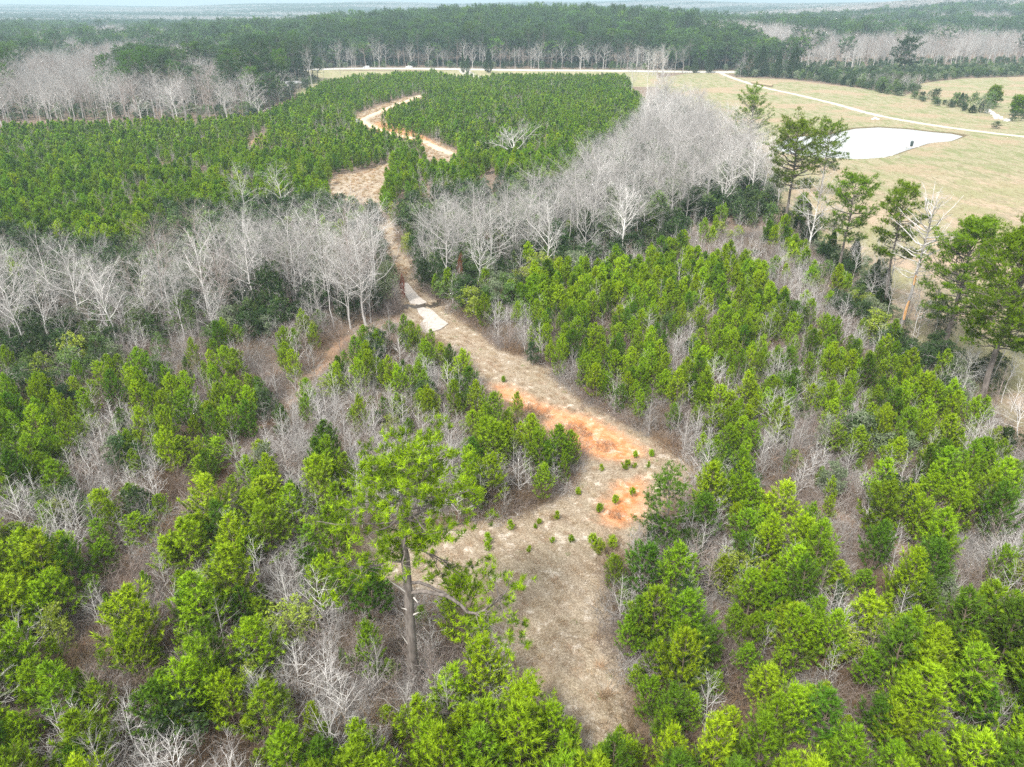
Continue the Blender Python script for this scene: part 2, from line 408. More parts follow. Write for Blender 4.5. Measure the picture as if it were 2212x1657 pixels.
# ------------------------------------------------------------------ tree generators: each returns (trunk, crown wood+leaf list)
def young_pine(seed, H=6.0, Rm=1.9, whorl=.5, nn=10, wid=.026, L=.27, side=True, low=.10, step=.2):
    R = np.random.default_rng(seed)
    tr = MB(); br = MB(); lf = MB()
    n = 7; z = np.linspace(0, H * .97, n); bend = np.cumsum(R.normal(size=(n, 2)) * .05, 0); bend[0] = 0
    TP = np.column_stack([bend, z]); tube(tr, TP, np.linspace(.035 * H * .45, .012, n), 6)
    def tp(zz): return np.array([np.interp(zz, z, TP[:, 0]), np.interp(zz, z, TP[:, 1]), zz])
    C = []; D = []; T = []; p0 = []; p1 = []; q0 = []; q1 = []
    zz = low * H
    while zz < H * .97:
        t = zz / H
        prof = min(1, (t + .25) / .5) * max(0.04, 1 - t ** 1.35) ** .85
        nb = R.integers(4, 6); a0 = R.random() * 6.28
        for b in range(nb):
            if R.random() < .16: continue
            az = a0 + b * 6.283 / nb + R.normal() * .2
            ln = Rm * prof * (.55 + .75 * R.random())
            if ln < .15: ln = .15
            out = np.array([math.cos(az), math.sin(az), 0]); o = tp(zz)
            el = .2 + .5 * t; cv = .45 + .45 * R.random()
            s = np.linspace(0, 1, 5)[:, None]
            pts = o + out * ln * s * (1 - .12 * s) + np.array([0, 0, 1.]) * ln * (el * s + cv * s * s)
            p0.append(pts[:-1]); p1.append(pts[1:])
            q0.append(.022 * (1 - s[:-1, 0] * .7)); q1.append(.022 * (1 - s[1:, 0] * .7))
            def shoot(a, b2, frm, frm2=1.):
                dd = b2 - a; l = np.linalg.norm(dd); k = max(1, int(l * (1 - frm) / step)); ts = frm + (1 - frm) * (np.arange(k) + .9) / k
                for q in ts:
                    C.append(a + dd * q); D.append(dd / max(l, 1e-6) + np.array([0, 0, .35])); T.append(.08 + .75 * q * q * (.4 + .6 * frm2) + R.normal() * .08 + .15 * t)  # paler new growth at tips; darker crown interior is shade put into tint
            for j in range(1, 4):
                shoot(pts[j], pts[j + 1], 0, 1. if j == 3 else 0.)
            if side:
                for sj in (.4, .6, .8):
                    if ln * (1 - sj) < .12: continue
                    for sg in (-1, 1):
                        if R.random() < .15: continue
                        k = sj * 4; i = int(k); a = pts[i] + (pts[min(i + 1, 4)] - pts[i]) * (k - i)
                        sd = np.array([-out[1], out[0], 0]) * sg
                        e = a + (out * .6 + sd * (.7 + .2 * R.random()) + np.array([0, 0, .55 + .3 * R.random()])) * ln * (1.0 - sj * .6) * .55
                        p0.append(a[None]); p1.append(e[None]); q0.append([.012]); q1.append([.006])
                        shoot(a, e, .35)
        zz += whorl * (.85 + .4 * R.random()) * (1 - .35 * t)
    top = tp(H * .97)
    for k in range(4):
        C.append(top + np.array([0, 0, .03 * H * k / 3])); D.append(np.array([0, 0, 1.]) + R.normal(size=3) * .1); T.append(.95)
    prisms(br, np.concatenate(p0), np.concatenate(p1), np.concatenate(q0), np.concatenate(q1), 3)
    needles(lf, np.array(C), np.array(D), L, nn, wid, 1.05, np.array(T), R)
    return tr, br, lf

def grow(seed, H, spec, trunk_r, trunk_frac=.9, bend=.03, ang0=(.5, .9), crown_from=.3, up=.25, shape=lambda t: 1 - .6 * t, fork=False, tw=.010):
    """a leafless broadleaved tree: spec = [(children, length fraction)...] for each order"""
    R = np.random.default_rng(seed)
    tr = MB(); br = MB()
    n = 9; z = np.linspace(0, H * trunk_frac, n)
    off = np.cumsum(R.normal(size=(n, 2)) * bend * H / n * 1.5, 0); off[0] = 0
    TP = np.column_stack([off, z]); TR = trunk_r * (1 - .88 * (z / z[-1]) ** .9)
    TR[0] *= 1.3
    tube(tr, TP, TR, 7)
    tips = []
    cur = [(TP, TR, H)]
    first = True
    for order, (nc, lf_, nseg) in enumerate(spec):
        nxt = []; a0 = []; a1 = []; b0 = []; b1 = []
        for P, RR, Lp in cur:
            m = max(1, int(nc * (.8 + .4 * R.random())))
            lo = crown_from if first else .25
            ts = lo + (1 - lo) * (np.arange(m) + R.random(m)) / m
            ph = R.random() * 6.28
            for k, t in enumerate(ts):
                x = t * (len(P) - 1); i = min(int(x), len(P) - 2); f = x - i
                o = P[i] * (1 - f) + P[i + 1] * f; d = nrm(P[i + 1] - P[i]); r = (RR[i] * (1 - f) + RR[i + 1] * f)
                u, w = perp(d[None]); u = u[0]; w = w[0]
                ph += 2.4 + R.normal() * .4
                a = R.uniform(*ang0) if first else R.uniform(.45, .95)
                dr = d * math.cos(a) + (u * math.cos(ph) + w * math.sin(ph)) * math.sin(a)
                ln = Lp * lf_ * (shape((t - lo) / (1 - lo)) if first else (1.05 - .55 * t)) * (.7 + .6 * R.random())
                rr = min(r * .62, ln * .022 + tw)
                s = [o]; dd = dr
                for q in range(nseg):
                    dd = nrm(dd + R.normal(size=3) * .13 + np.array([0, 0, up]) * (.6 if first else .35))
                    s.append(s[-1] + dd * ln / nseg)
                s = np.array(s); rad = rr * np.linspace(1, .35, nseg + 1)
                nxt.append((s, rad, ln))
                a0.append(s[:-1]); a1.append(s[1:]); b0.append(rad[:-1]); b1.append(rad[1:])
        if a0: prisms(br, np.concatenate(a0), np.concatenate(a1), np.concatenate(b0), np.concatenate(b1), 4 if order == 0 else 3)
        cur = nxt; first = False
    tips = np.array([c[0][-1] for c in cur]) if cur else np.zeros((0, 3))
    return tr, br, tips

def bare_tree(seed, H=18, detail=3, r=.24):
    sp = [(19, .40, 4), (8, .45, 3), (7, .5, 2), (5, .55, 1)] if detail >= 3 else ([(16, .42, 3), (9, .45, 2), (7, .55, 1)] if detail == 2 else [(14, .42, 2), (10, .5, 1)])
    tr, br, tips = grow(seed, H, sp, r, crown_from=(.22, .32, .4)[seed % 3], ang0=(.5, 1.15), bend=.05, shape=lambda t: (.7 + .9 * t - 1.1 * t * t) if seed % 2 else .95 - .55 * t, up=.12, tw=(.009, .024, .075)[3 - detail])
    return tr, br, MB()

def sapling(seed, H=6, detail=2, multi=False, leafy=0.0):
    R = np.random.default_rng(seed)
    sp = [(24, .42, 3), (7, .45, 2), (3, .55, 1)] if detail >= 2 else [(18, .40, 2), (8, .5, 1)]
    tr, br, tips = grow(seed, H, sp, .016 * H * .55, trunk_frac=.96, crown_from=.12, ang0=(.55, 1.0), shape=lambda t: .95 - .7 * t, up=.14, tw=.013 if detail >= 2 else .022)
    lf = MB()
    if leafy and len(tips):
        k = tips[R.random(len(tips)) < leafy]
        leafquads(lf, k + R.normal(size=k.shape) * .05, .07, .3 + .6 * R.random(len(k)), R)
    return tr, br, lf

def brush(seed, Rr=1.6, n=130, Hh=1.3):
    R = np.random.default_rng(seed); mb = MB()
    a = R.random(n) * 6.283; r = Rr * np.sqrt(R.random(n))
    p = np.column_stack([np.cos(a) * r, np.sin(a) * r, np.full(n, -.05)])
    d = nrm(np.column_stack([R.normal(size=n) * .5, R.normal(size=n) * .5, np.ones(n)]))
    l = Hh * (.4 + .8 * R.random(n))
    for s in range(3):
        q = p + d * (l / 3)[:, None]
        prisms(mb, p, q, .012 - .003 * s, .009 - .003 * s, 3)
        if s:
            for _ in range(2):
                dd = nrm(d + R.normal(size=d.shape) * .7); prisms(mb, q, q + dd * (l * .35)[:, None], .006, .003, 3)
        p = q; d = nrm(d + R.normal(size=d.shape) * .35)
    return mb

def mature_pine(seed, H=20, Rm=3.6, crown_from=.5, nb=46, tufts=5, nn=9, L=.5, wid=.05, r=.27, flat=.5, sub=4, dead=6, droop=.0, bend=.02):
    R = np.random.default_rng(seed)
    tr = MB(); br = MB(); lf = MB()
    n = 10; z = np.linspace(0, H * .96, n); off = np.cumsum(R.normal(size=(n, 2)) * bend * H / 5, 0); off[0] = 0
    TP = np.column_stack([off, z]); TR = r * (1 - .82 * (z / z[-1]) ** 1.1); TR[0] *= 1.25
    tube(tr, TP, TR, 9)
    def tp(zz): return np.array([np.interp(zz, z, TP[:, 0]), np.interp(zz, z, TP[:, 1]), zz])
    C = []; D = []; T = []; p0 = []; p1 = []; q0 = []; q1 = []
    for k in range(nb):
        t = (k + R.random()) / nb
        zz = H * (crown_from + (.97 - crown_from) * t)
        ln = Rm * (.35 + 1.0 * math.sin(math.pi * min(1, .18 + .72 * t)) ** 1.1) * (.55 + .65 * R.random()) * (1 - .35 * t * t)
        az = k * 2.4 + R.normal() * .5
        out = np.array([math.cos(az), math.sin(az), 0]); el = (-.05 + .75 * t) - droop * (1 - t)
        s = np.linspace(0, 1, 5)[:, None]; cv = .12 + .25 * R.random()
        kink = np.cumsum(R.normal(size=(5, 3)) * .05 * ln, 0); kink[0] = 0
        pts = tp(zz) + out * ln * s + np.array([0, 0, 1.]) * ln * (el * s + cv * s ** 2) + kink
        rr = .018 * ln + .015
        p0.append(pts[:-1]); p1.append(pts[1:]); q0.append(rr * (1 - .75 * s[:-1, 0])); q1.append(rr * (1 - .75 * s[1:, 0]))
        for j in range(sub):
            sj = .38 + .6 * (j + R.random()) / sub; x = sj * 4; i = min(int(x), 3); a = pts[i] + (pts[i + 1] - pts[i]) * (x - i)
            sg = 1 if j % 2 else -1
            e = a + (out * .5 + np.array([-out[1], out[0], 0]) * sg * (.5 + .6 * R.random()) + np.array([0, 0, .25 + .4 * R.random()])) * ln * .33 * (1.25 - sj)
            e = e + R.normal(size=3) * .08
            p0.append(a[None]); p1.append(e[None]); q0.append([.02]); q1.append([.008])
            for m in range(tufts):
                C.append(e + R.normal(size=3) * np.array([.42, .42, .22]) * (L / .5)); D.append(nrm(out * .4 + R.normal(size=3) * .5 + np.array([0, 0, .8]))); T.append(.05 + .55 * t + .4 * R.random())  # tint rises with height: lit crown tops, shaded undersides put into the colour
        for m in range(max(1, tufts - 1)):
            C.append(pts[-1] + R.normal(size=3) * .25 * (L / .5)); D.append(nrm(out + np.array([0, 0, .8]))); T.append(.5 + .3 * R.random())
    for k in range(dead):
        zz = H * (crown_from * (.45 + .5 * R.random())); az = R.random() * 6.28; ln = .4 + 1.4 * R.random()
        a = tp(zz); e = a + np.array([math.cos(az), math.sin(az), .1 + .2 * R.random()]) * ln
        p0.append(a[None]); p1.append(e[None]); q0.append([.03]); q1.append([.008])
    prisms(br, np.concatenate(p0), np.concatenate(p1), np.concatenate(q0), np.concatenate(q1), 4)
    needles(lf, np.array(C), np.array(D), L, nn, wid, 1.35, np.array(T), R)
    return tr, br, lf

def leaf_tree(seed, H=5, Rm=1.8, nl=2200, size=.12, base=.12, lobes=9, stems=4, wood_r=.05):
    R = np.random.default_rng(seed)
    tr = MB(); br = MB(); lf = MB()
    tube(tr, [[0, 0, 0], [.05, .02, H * .3], [0, .06, H * .75]], [wood_r * 1.3, wood_r, wood_r * .3], 6)
    cs = []; 
    for k in range(lobes):
        t = (k + .5) / lobes; a = k * 2.4 + R.random(); rr = Rm * .62 * math.sin(math.pi * min(.98, .2 + .7 * t)) * (.6 + .6 * R.random())
        c = np.array([math.cos(a) * rr, math.sin(a) * rr, H * (base + .1 + (.82 - base) * t)])
        cs.append((c, Rm * (.42 + .25 * R.random()) * (1.1 - .45 * t)))
    a0 = []; a1 = []
    for c, r in cs:
        st = np.array([0, 0, max(.1, c[2] - r * 1.2)]); a0.append(st); a1.append(c)
        for _ in range(5):
            a0.append(c); a1.append(c + nrm(R.normal(size=3)) * r * .9)
    prisms(br, np.array(a0), np.array(a1), .02, .008, 3)
    per = nl // lobes
    for c, r in cs:
        # leaves in small sprays gathered towards the outside of each lobe
        ns = max(6, per // 9); d = nrm(R.normal(size=(ns, 3)) + np.array([0, 0, .25])); rad = r * (.45 + .6 * R.random(ns) ** .6)
        sc = c + d * rad[:, None] * np.array([1, 1, .85])
        pts = np.repeat(sc, 9, 0) + R.normal(size=(ns * 9, 3)) * size * 1.1
        tin = np.clip(np.repeat(.2 + .6 * R.random(ns), 9) + R.normal(size=ns * 9) * .12, 0, 1)
        pts[:, 2] = np.maximum(pts[:, 2], .1)
        leafquads(lf, pts, size, tin, R, .8)
    return tr, br, lf

def cedar_tree(seed, H=6, Rm=1.5, n=1500, size=.16):
    R = np.random.default_rng(seed)
    tr = MB(); br = MB(); lf = MB()
    tube(tr, [[0, 0, 0], [0, 0, H * .9]], [.10, .02], 6)
    t = R.random(n) ** .8; a = R.random(n) * 6.283
    lob = 1 + .22 * np.sin(a * 3 + t * 9) + .12 * np.sin(a * 7 - t * 15)
    prof = Rm * np.minimum(1, (t + .08) / .25) * (1 - t) ** .75 * lob
    rad = prof * (.55 + .5 * R.random(n) ** .5)
    c = np.column_stack([np.cos(a) * rad, np.sin(a) * rad, .15 + t * H * .95])
    d = np.column_stack([np.cos(a) * .7, np.sin(a) * .7, np.full(n, .9)])
    needles(lf, c, d, size * 1.8, 6, .035 * size / .16, .9, np.clip(.4 + .25 * R.normal(size=n), 0, 1), R)
    k = R.choice(n, 60); prisms(br, np.column_stack([np.zeros(60), np.zeros(60), c[k, 2] * .85]), c[k], .015, .006, 3)
    return tr, br, lf

def tree_clump(seed, kind):
    """one patch of a far wood, about thirty metres across, with every crown modelled"""
    R = np.random.default_rng(seed); wood = MB(); lf = MB()
    for k in range(13):
        x, y = R.uniform(-16, 16, 2); H = R.uniform(14, 22); r = R.uniform(3.0, 4.8)
        n = 34
        d = nrm(R.normal(size=(n, 3)) + np.array([0, 0, .5])); c = np.array([x, y, H - r * .8]) + d * r * np.array([1, 1, .8]) * (.6 + .4 * R.random((n, 1)))
        if kind == 'pine' or (kind == 'mix' and k % 2):
            needles(lf, c, d + np.array([0, 0, .5]), 1.7, 5, .42, 1.3, np.clip(.4 + .3 * R.normal(size=n), 0, 1), R)
        else:
            needles(wood, c, d + np.array([0, 0, .8]), 2.4, 7, .10, .8, .5, R)
        prisms(wood, np.array([[x, y, -1.]]), np.array([[x, y, H - r * .4]]), .25, .1, 4)
    if not lf.v: leafquads(lf, np.zeros((1, 3)) + np.array([0, 0, 8.]), .3, .5, R)
    return wood, lf

# ------------------------------------------------------------------ scene objects
COL = SC.collection
def setp(o, label=None, cat=None, group=None, kind=None):
    if label: o['label'] = label
    if cat: o['category'] = cat
    if group: o['group'] = group
    if kind: o['kind'] = kind
    return o
def link(name, me, parent=None, loc=None):
    o = bpy.data.objects.new(name, me); COL.objects.link(o)
    if parent is not None: o.parent = parent
    if loc is not None: o.location = loc
    return o
def empty(name, loc=(0, 0, 0)):
    o = bpy.data.objects.new(name, None); o.empty_display_size = .3; COL.objects.link(o); o.location = loc
    return o

ASSET = bpy.data.collections.new('stuff_sources')       # not linked to the scene: only read by the stuff objects
def source_collection(name, meshes):
    c = bpy.data.collections.new(name)
    for i, me in enumerate(meshes):
        o = bpy.data.objects.new('%s_%02d' % (name, i), me); c.objects.link(o)
    return c

def scatter_stuff(name, src, pts, idx, scl, rotz, tilt=None, label=None, cat=None, group=None):
    n = len(pts)
    if n == 0: return None
    me = bpy.data.meshes.new(name); me.vertices.add(n); me.vertices.foreach_set('co', np.asarray(pts, np.float32).ravel())
    a = me.attributes.new('pick', 'INT', 'POINT'); a.data.foreach_set('value', np.asarray(idx, np.int32))
    scl = np.asarray(scl, np.float32)
    if scl.ndim == 1: scl = np.repeat(scl[:, None], 3, 1)
    a = me.attributes.new('scl', 'FLOAT_VECTOR', 'POINT'); a.data.foreach_set('vector', scl.ravel())
    rot = np.zeros((n, 3), np.float32); rot[:, 2] = rotz
    if tilt is not None: rot[:, :2] = tilt
    a = me.attributes.new('rot', 'FLOAT_VECTOR', 'POINT'); a.data.foreach_set('vector', rot.ravel())
    o = link(name, me)
    setp(o, label, cat, group, 'stuff')
    ng = bpy.data.node_groups.new(name, 'GeometryNodeTree')
    ng.interface.new_socket('Geometry', in_out='INPUT', socket_type='NodeSocketGeometry')
    ng.interface.new_socket('Geometry', in_out='OUTPUT', socket_type='NodeSocketGeometry')
    N = ng.nodes; L = ng.links
    gi = N.new('NodeGroupInput'); go = N.new('NodeGroupOutput')
    ip = N.new('GeometryNodeInstanceOnPoints'); ci_ = N.new('GeometryNodeCollectionInfo')
    ci_.inputs['Collection'].default_value = src; ci_.inputs['Separate Children'].default_value = True; ci_.inputs['Reset Children'].default_value = True
    def attr(nm, ty):
        q = N.new('GeometryNodeInputNamedAttribute'); q.data_type = ty; q.inputs['Name'].default_value = nm
        return q.outputs['Attribute']
    L.new(gi.outputs[0], ip.inputs['Points']); L.new(ci_.outputs[0], ip.inputs['Instance'])
    ip.inputs['Pick Instance'].default_value = True
    L.new(attr('pick', 'INT'), ip.inputs['Instance Index'])
    er = N.new('FunctionNodeEulerToRotation'); L.new(attr('rot', 'FLOAT_VECTOR'), er.inputs[0]); L.new(er.outputs[0], ip.inputs['Rotation'])
    L.new(attr('scl', 'FLOAT_VECTOR'), ip.inputs['Scale'])
    L.new(ip.outputs[0], go.inputs[0])
    md = o.modifiers.new('scatter', 'NODES'); md.node_group = ng
    return o

# ------------------------------------------------------------------ ground
POND_W = atline(POND); POND_Z = float(np.mean(POND_W[:, 2]))
CLEAR_W = [atline(CLEAR_MAIN)] + [atline(p) for p in UP_POLYS]
CLAY_W = [atline(CLAY1), atline(CLAY2), atline([(812,262),(860,270),(905,288),(930,303),(960,322),(930,318),(880,300),(830,288),(800,282)])]
FIELD_W = atline(FIELD)
def half_w(w, u, v): return .5 * w / F * project(*at(u, v))[2]
TRACK_W = [(atline(l), float(half_w(w, *l[len(l) // 2]))) for l, w in TRACK_LEFT + UPPER_TRACK]
ROAD_W = atline(ROAD_LINE); FARM_W = atline(FARM_LINE)

def ground_grid():
    fr = np.radians(np.concatenate([np.arange(-180, -60, 4.0), np.arange(-60, -46, .8), np.arange(-46, 46, .21), np.arange(46, 60, .8), np.arange(60, 180.1, 4.0)]))
    r = np.concatenate([[.5], np.linspace(8, 22, 8), 25 * np.exp(np.arange(0, math.log(720 / 25.), .0056)), 725 * np.exp(np.arange(0, math.log(9000 / 725.) , .03)), [9000]])
    A, Rr = np.meshgrid(fr, r)
    X = Rr * np.sin(A); Y = Rr * np.cos(A)
    Z = terrain(X, Y)
    x = X.ravel(); y = Y.ravel(); z = Z.ravel().copy()
    def sdu(polys):
        best = np.full(x.shape, -30.0)
        for p in polys:
            lo = p[:, :2].min(0) - 12; hi = p[:, :2].max(0) + 12
            k = (x > lo[0]) & (x < hi[0]) & (y > lo[1]) & (y < hi[1])
            best[k] = np.maximum(best[k], sdist(x[k], y[k], p[:, :2]))
        return best
    clear = sdu(CLEAR_W); clay = sdu(CLAY_W); field = sdu([FIELD_W]); pond = sdu([POND_W])
    track = np.full(x.shape, -30.0)
    for p, hw in TRACK_W:
        lo = p[:, :2].min(0) - 12; hi = p[:, :2].max(0) + 12
        k = (x > lo[0]) & (x < hi[0]) & (y > lo[1]) & (y < hi[1])
        track[k] = np.maximum(track[k], hw - seg_dist(x[k], y[k], p[:, :2]))
    rd = np.full(x.shape, -30.0); k = (y > 380) & (y < 760)
    rd[k] = np.maximum(14 - seg_dist(x[k], y[k], ROAD_W[:, :2]), sdist(x[k], y[k], atline([(640,153),(1420,155),(1420,188),(1000,188),(760,192),(640,222)])[:, :2]))
    z -= 1.6 * sm(-2.5, 4, pond)
    z += .22 * sm(-6, -2.5, pond) * (1 - sm(-2.5, -1, pond)) * (y < 292)
    z -= .22 * sm(-.4, 1.2, clay) * (y < 90)
    rough = sm(-1, 1, clear) * (y < 160)
    z += rough * (.05 * np.sin(x * 2.1 + np.sin(y * 1.3) * 2) * np.sin(y * 2.3) + .04 * np.sin(x * 4.7 + y * 3.1))
    nr, na = A.shape
    i = np.arange(nr - 1)[:, None] * na + np.arange(na - 1)[None]
    f = np.stack([i, i + 1, i + 1 + na, i + na], -1).reshape(-1, 4)[:, ::-1]
    mb = MB(); mb.add(np.column_stack([x, y, z]), f)
    me = mb.build_mesh('ground', [], True)
    for nm, v in (('clear', clear), ('clay', clay), ('field', field), ('track', track), ('pond', pond), ('verge', rd)):
        a = me.attributes.new(nm, 'FLOAT', 'POINT'); a.data.foreach_set('value', np.clip(v, -30, 30).astype(np.float32))
    return me

def ground_material():
    m, N, L, P = new_mat('ground')
    geo = N.new('ShaderNodeNewGeometry')
    def noise(scale, detail=6, rough=.6, vec=None, stretch=None, dist=0):
        n = N.new('ShaderNodeTexNoise'); n.inputs['Scale'].default_value = scale; n.inputs['Detail'].default_value = detail; n.inputs['Roughness'].default_value = rough
        n.inputs['Distortion'].default_value = dist
        src = geo.outputs['Position']
        if stretch:
            mp = N.new('ShaderNodeMapping'); mp.inputs['Scale'].default_value = stretch[:3]; mp.inputs['Rotation'].default_value = (0, 0, stretch[3])
            L.new(src, mp.inputs[0]); src = mp.outputs[0]
        L.new(src, n.inputs['Vector']); return n.outputs['Fac']
    def ramp(v, a, b):
        r = N.new('ShaderNodeMapRange'); r.inputs[1].default_value = a; r.inputs[2].default_value = b
        r.interpolation_type = 'SMOOTHSTEP'; L.new(v, r.inputs[0]); return r.outputs[0]
    def mix(f, a, b):
        x = N.new('ShaderNodeMix'); x.data_type = 'RGBA'
        if hasattr(f, 'links'): L.new(f, x.inputs[0])
        else: x.inputs[0].default_value = f
        for s, c in ((6, a), (7, b)):
            if hasattr(c, 'links'): L.new(c, x.inputs[s])
            else: x.inputs[s].default_value = (*c, 1)
        return x.outputs[2]
    def math_(op, a, b=None, c=None):
        x = N.new('ShaderNodeMath'); x.operation = op
        for k, q in enumerate((a, b, c)):
            if q is None: continue
            if hasattr(q, 'links'): L.new(q, x.inputs[k])
            else: x.inputs[k].default_value = q
        return x.outputs[0]
    def mask(name, jit, nz, w=.6, off=0.):
        a = N.new('ShaderNodeAttribute'); a.attribute_name = name
        j = math_('MULTIPLY_ADD', nz, jit, -jit * .5 + off)
        return ramp(math_('ADD', a.outputs['Fac'], j), -w, w)
    nf = noise(6.0, 8, .7); nm = noise(1.1, 6, .65); nl = noise(.16, 5, .6); ng = noise(.8, 7, .72)
    nff = noise(17., 4, .7)
    litter = mix(ramp(nf, .3, .7), (.075, .055, .04), (.33, .26, .20))
    litter = mix(ramp(nm, .42, .68), litter, (.24, .165, .12))
    litter = mix(ramp(nl, .5, .7), litter, (.23, .18, .14))
    straw = mix(ramp(nf, .3, .7), (.235, .18, .125), (.56, .47, .355))
    straw = mix(math_('MULTIPLY', ramp(nm, .5, .7), .7), straw, (.30, .225, .155))
    straw = mix(math_('MULTIPLY', ramp(nff, .56, .66), .75), straw, (.13, .085, .05))
    sandy = math_('MULTIPLY', ramp(ng, .53, .66), ramp(nf, .25, .5))
    straw = mix(math_('MULTIPLY', sandy, .8), straw, (.74, .66, .56))
    green = math_('MULTIPLY', ramp(nl, .45, .62), ramp(nff, .5, .62))
    straw = mix(math_('MULTIPLY', green, .45), straw, (.22, .21, .08))
    clayc = mix(ramp(nm, .35, .65), (.60, .22, .075), (.70, .40, .22))
    clayc = mix(ramp(ng, .52, .68), clayc, (.76, .60, .46))
    clayc = mix(math_('MULTIPLY', ramp(nff, .58, .68), .5), clayc, (.38, .17, .08))
    fst = noise(.30, 7, .7, stretch=(1, .28, 1, .9)); fst2 = noise(1.2, 5, .7, stretch=(1, .4, 1, .9))
    sep = N.new('ShaderNodeSeparateXYZ'); L.new(geo.outputs['Position'], sep.inputs[0])
    far = ramp(math_('MULTIPLY_ADD', noise(.02, 3, .5), 120, sep.outputs['Y']), 190, 330)
    fieldn = mix(ramp(fst, .42, .58), (.32, .275, .18), (.45, .345, .25))
    fieldn = mix(ramp(noise(.05, 6, .65), .46, .56), fieldn, (.31, .29, .16))
    fieldf = mix(ramp(fst, .40, .56), (.21, .235, .105), (.33, .30, .19))
    fieldf = mix(ramp(noise(.028, 6, .65), .5, .58), fieldf, (.36, .285, .19))
    fieldc = mix(far, fieldn, fieldf)
    fieldc = mix(math_('MULTIPLY', ramp(fst2, .50, .64), .6), fieldc, (.17, .13, .07))
    verge = mix(ramp(nl, .4, .6), (.25, .26, .13), (.36, .31, .20))
    track = mix(ramp(nf, .3, .7), (.20, .115, .075), (.50, .34, .23))
    col = mix(mask('track', 2.2, nm), litter, track)
    col = mix(mask('clear', 2.6, nm, .8), col, straw)
    col = mix(math_('MULTIPLY', mask('clay', 4.5, ng, 1.3, -.2), ramp(nm, .15, .42)), col, clayc)
    col = mix(mask('verge', 3, nm, 1), col, verge)
    col = mix(mask('field', 3, nm, 1), col, fieldc)
    pa = N.new('ShaderNodeAttribute'); pa.attribute_name = 'pond'
    ring = ramp(math_('MULTIPLY_ADD', nm, 2.2, pa.outputs['Fac']), -1.5, -.2)
    col = mix(ring, col, (.14, .11, .06))
    # wooded country beyond the road: dark litter under the crowns
    L.new(col, P.inputs['Base Color']); P.inputs['Roughness'].default_value = .95; P.inputs['Specular IOR Level'].default_value = .1
    bp = N.new('ShaderNodeBump'); bp.inputs['Strength'].default_value = 1.0; bp.inputs['Distance'].default_value = .2
    L.new(math_('ADD', nf, math_('MULTIPLY', nff, .5)), bp.inputs['Height']); L.new(bp.outputs[0], P.inputs['Normal'])
    return m

gm = ground_grid(); gm.materials.append(ground_material())
setp(link('ground', gm), kind='structure')

def ribbon(name, line, w, m, dz=.05, thick=.25, n=6, sub=14, jitter=0.):
    L = np.asarray(line)[:, :2]; P = []
    for i in range(len(L) - 1):
        for k in range(sub):
            t = k / sub; p0 = L[max(i - 1, 0)]; p1 = L[i]; p2 = L[i + 1]; p3 = L[min(i + 2, len(L) - 1)]
            P.append(.5 * ((2 * p1) + (-p0 + p2) * t + (2 * p0 - 5 * p1 + 4 * p2 - p3) * t * t + (-p0 + 3 * p1 - 3 * p2 + p3) * t ** 3))
    P.append(L[-1]); P = np.array(P); d = nrm(np.gradient(P, axis=0)); nn_ = np.column_stack([d[:, 1], -d[:, 0]])
    R = np.random.default_rng(3); V = []
    s = np.linspace(-1, 1, n + 1)
    for k in range(n + 1):
        q = P + nn_ * (s[k] * w / 2 * (1 + jitter * (R.random((len(P), 1)) - .5) * (abs(s[k]) > .9)))
        zz = terrain(q[:, 0], q[:, 1]) + dz + .04 * (1 - s[k] ** 2)
        V.append(np.column_stack([q, zz]))
    lo = V[0].copy(); lo[:, 2] -= thick; hi = V[-1].copy(); hi[:, 2] -= thick
    V = [lo] + V + [hi]; nc = len(V); V = np.stack(V, 1); npt = len(P)
    b = np.arange(npt - 1)[:, None] * nc + np.arange(nc - 1)[None]
    f = np.stack([b, b + nc, b + nc + 1, b + 1], -1).reshape(-1, 4)[:, ::-1]
    mb = MB(); mb.add(V.reshape(-1, 3), f)
    o = link(name, mb.build_mesh(name, [m], True)); return o

M['asphalt'] = flat_mat('asphalt', (.44, .43, .43), .85, .15, .6)
M['gravel'] = flat_mat('farm_track_gravel', (.46, .42, .35), .9, .18, .8)
M['line_white'] = flat_mat('road_paint_white', (.75, .75, .72), .7, .08)
M['line_yellow'] = flat_mat('road_paint_yellow', (.65, .45, .06), .7, .08)
setp(ribbon('highway', ROAD_W, 11.5, M['asphalt'], .35, .6), kind='structure')
def offset_line(line, off):
    L = np.asarray(line)[:, :2]; d = nrm(np.gradient(L, axis=0)); return L + np.column_stack([d[:, 1], -d[:, 0]]) * off
for off, mt in ((3.7, 'line_white'), (-3.7, 'line_white'), (.12, 'line_yellow')):
    setp(ribbon('road_marking', offset_line(ROAD_W, off), .16, M[mt], .42, .02, 1), kind='structure')
setp(ribbon('farm_road', FARM_W, 4.0, M['gravel'], .05, .3, 6, 14, .5), kind='structure')
setp(ribbon('driveway', atline([(1003, 152), (1008, 158), (1022, 165), (1040, 172)]), 9, M['gravel'], .07, .3), kind='structure')
setp(ribbon('dirt_track', atline([(912, 207), (880, 218), (840, 234), (800, 250), (784, 260), (800, 272), (850, 290), (905, 302), (950, 322), (978, 334)]), 3.2,
            flat_mat('dirt_track', (.62, .45, .31), .95, .2, .5), .03, .2, 6, 14, .9), kind='structure')

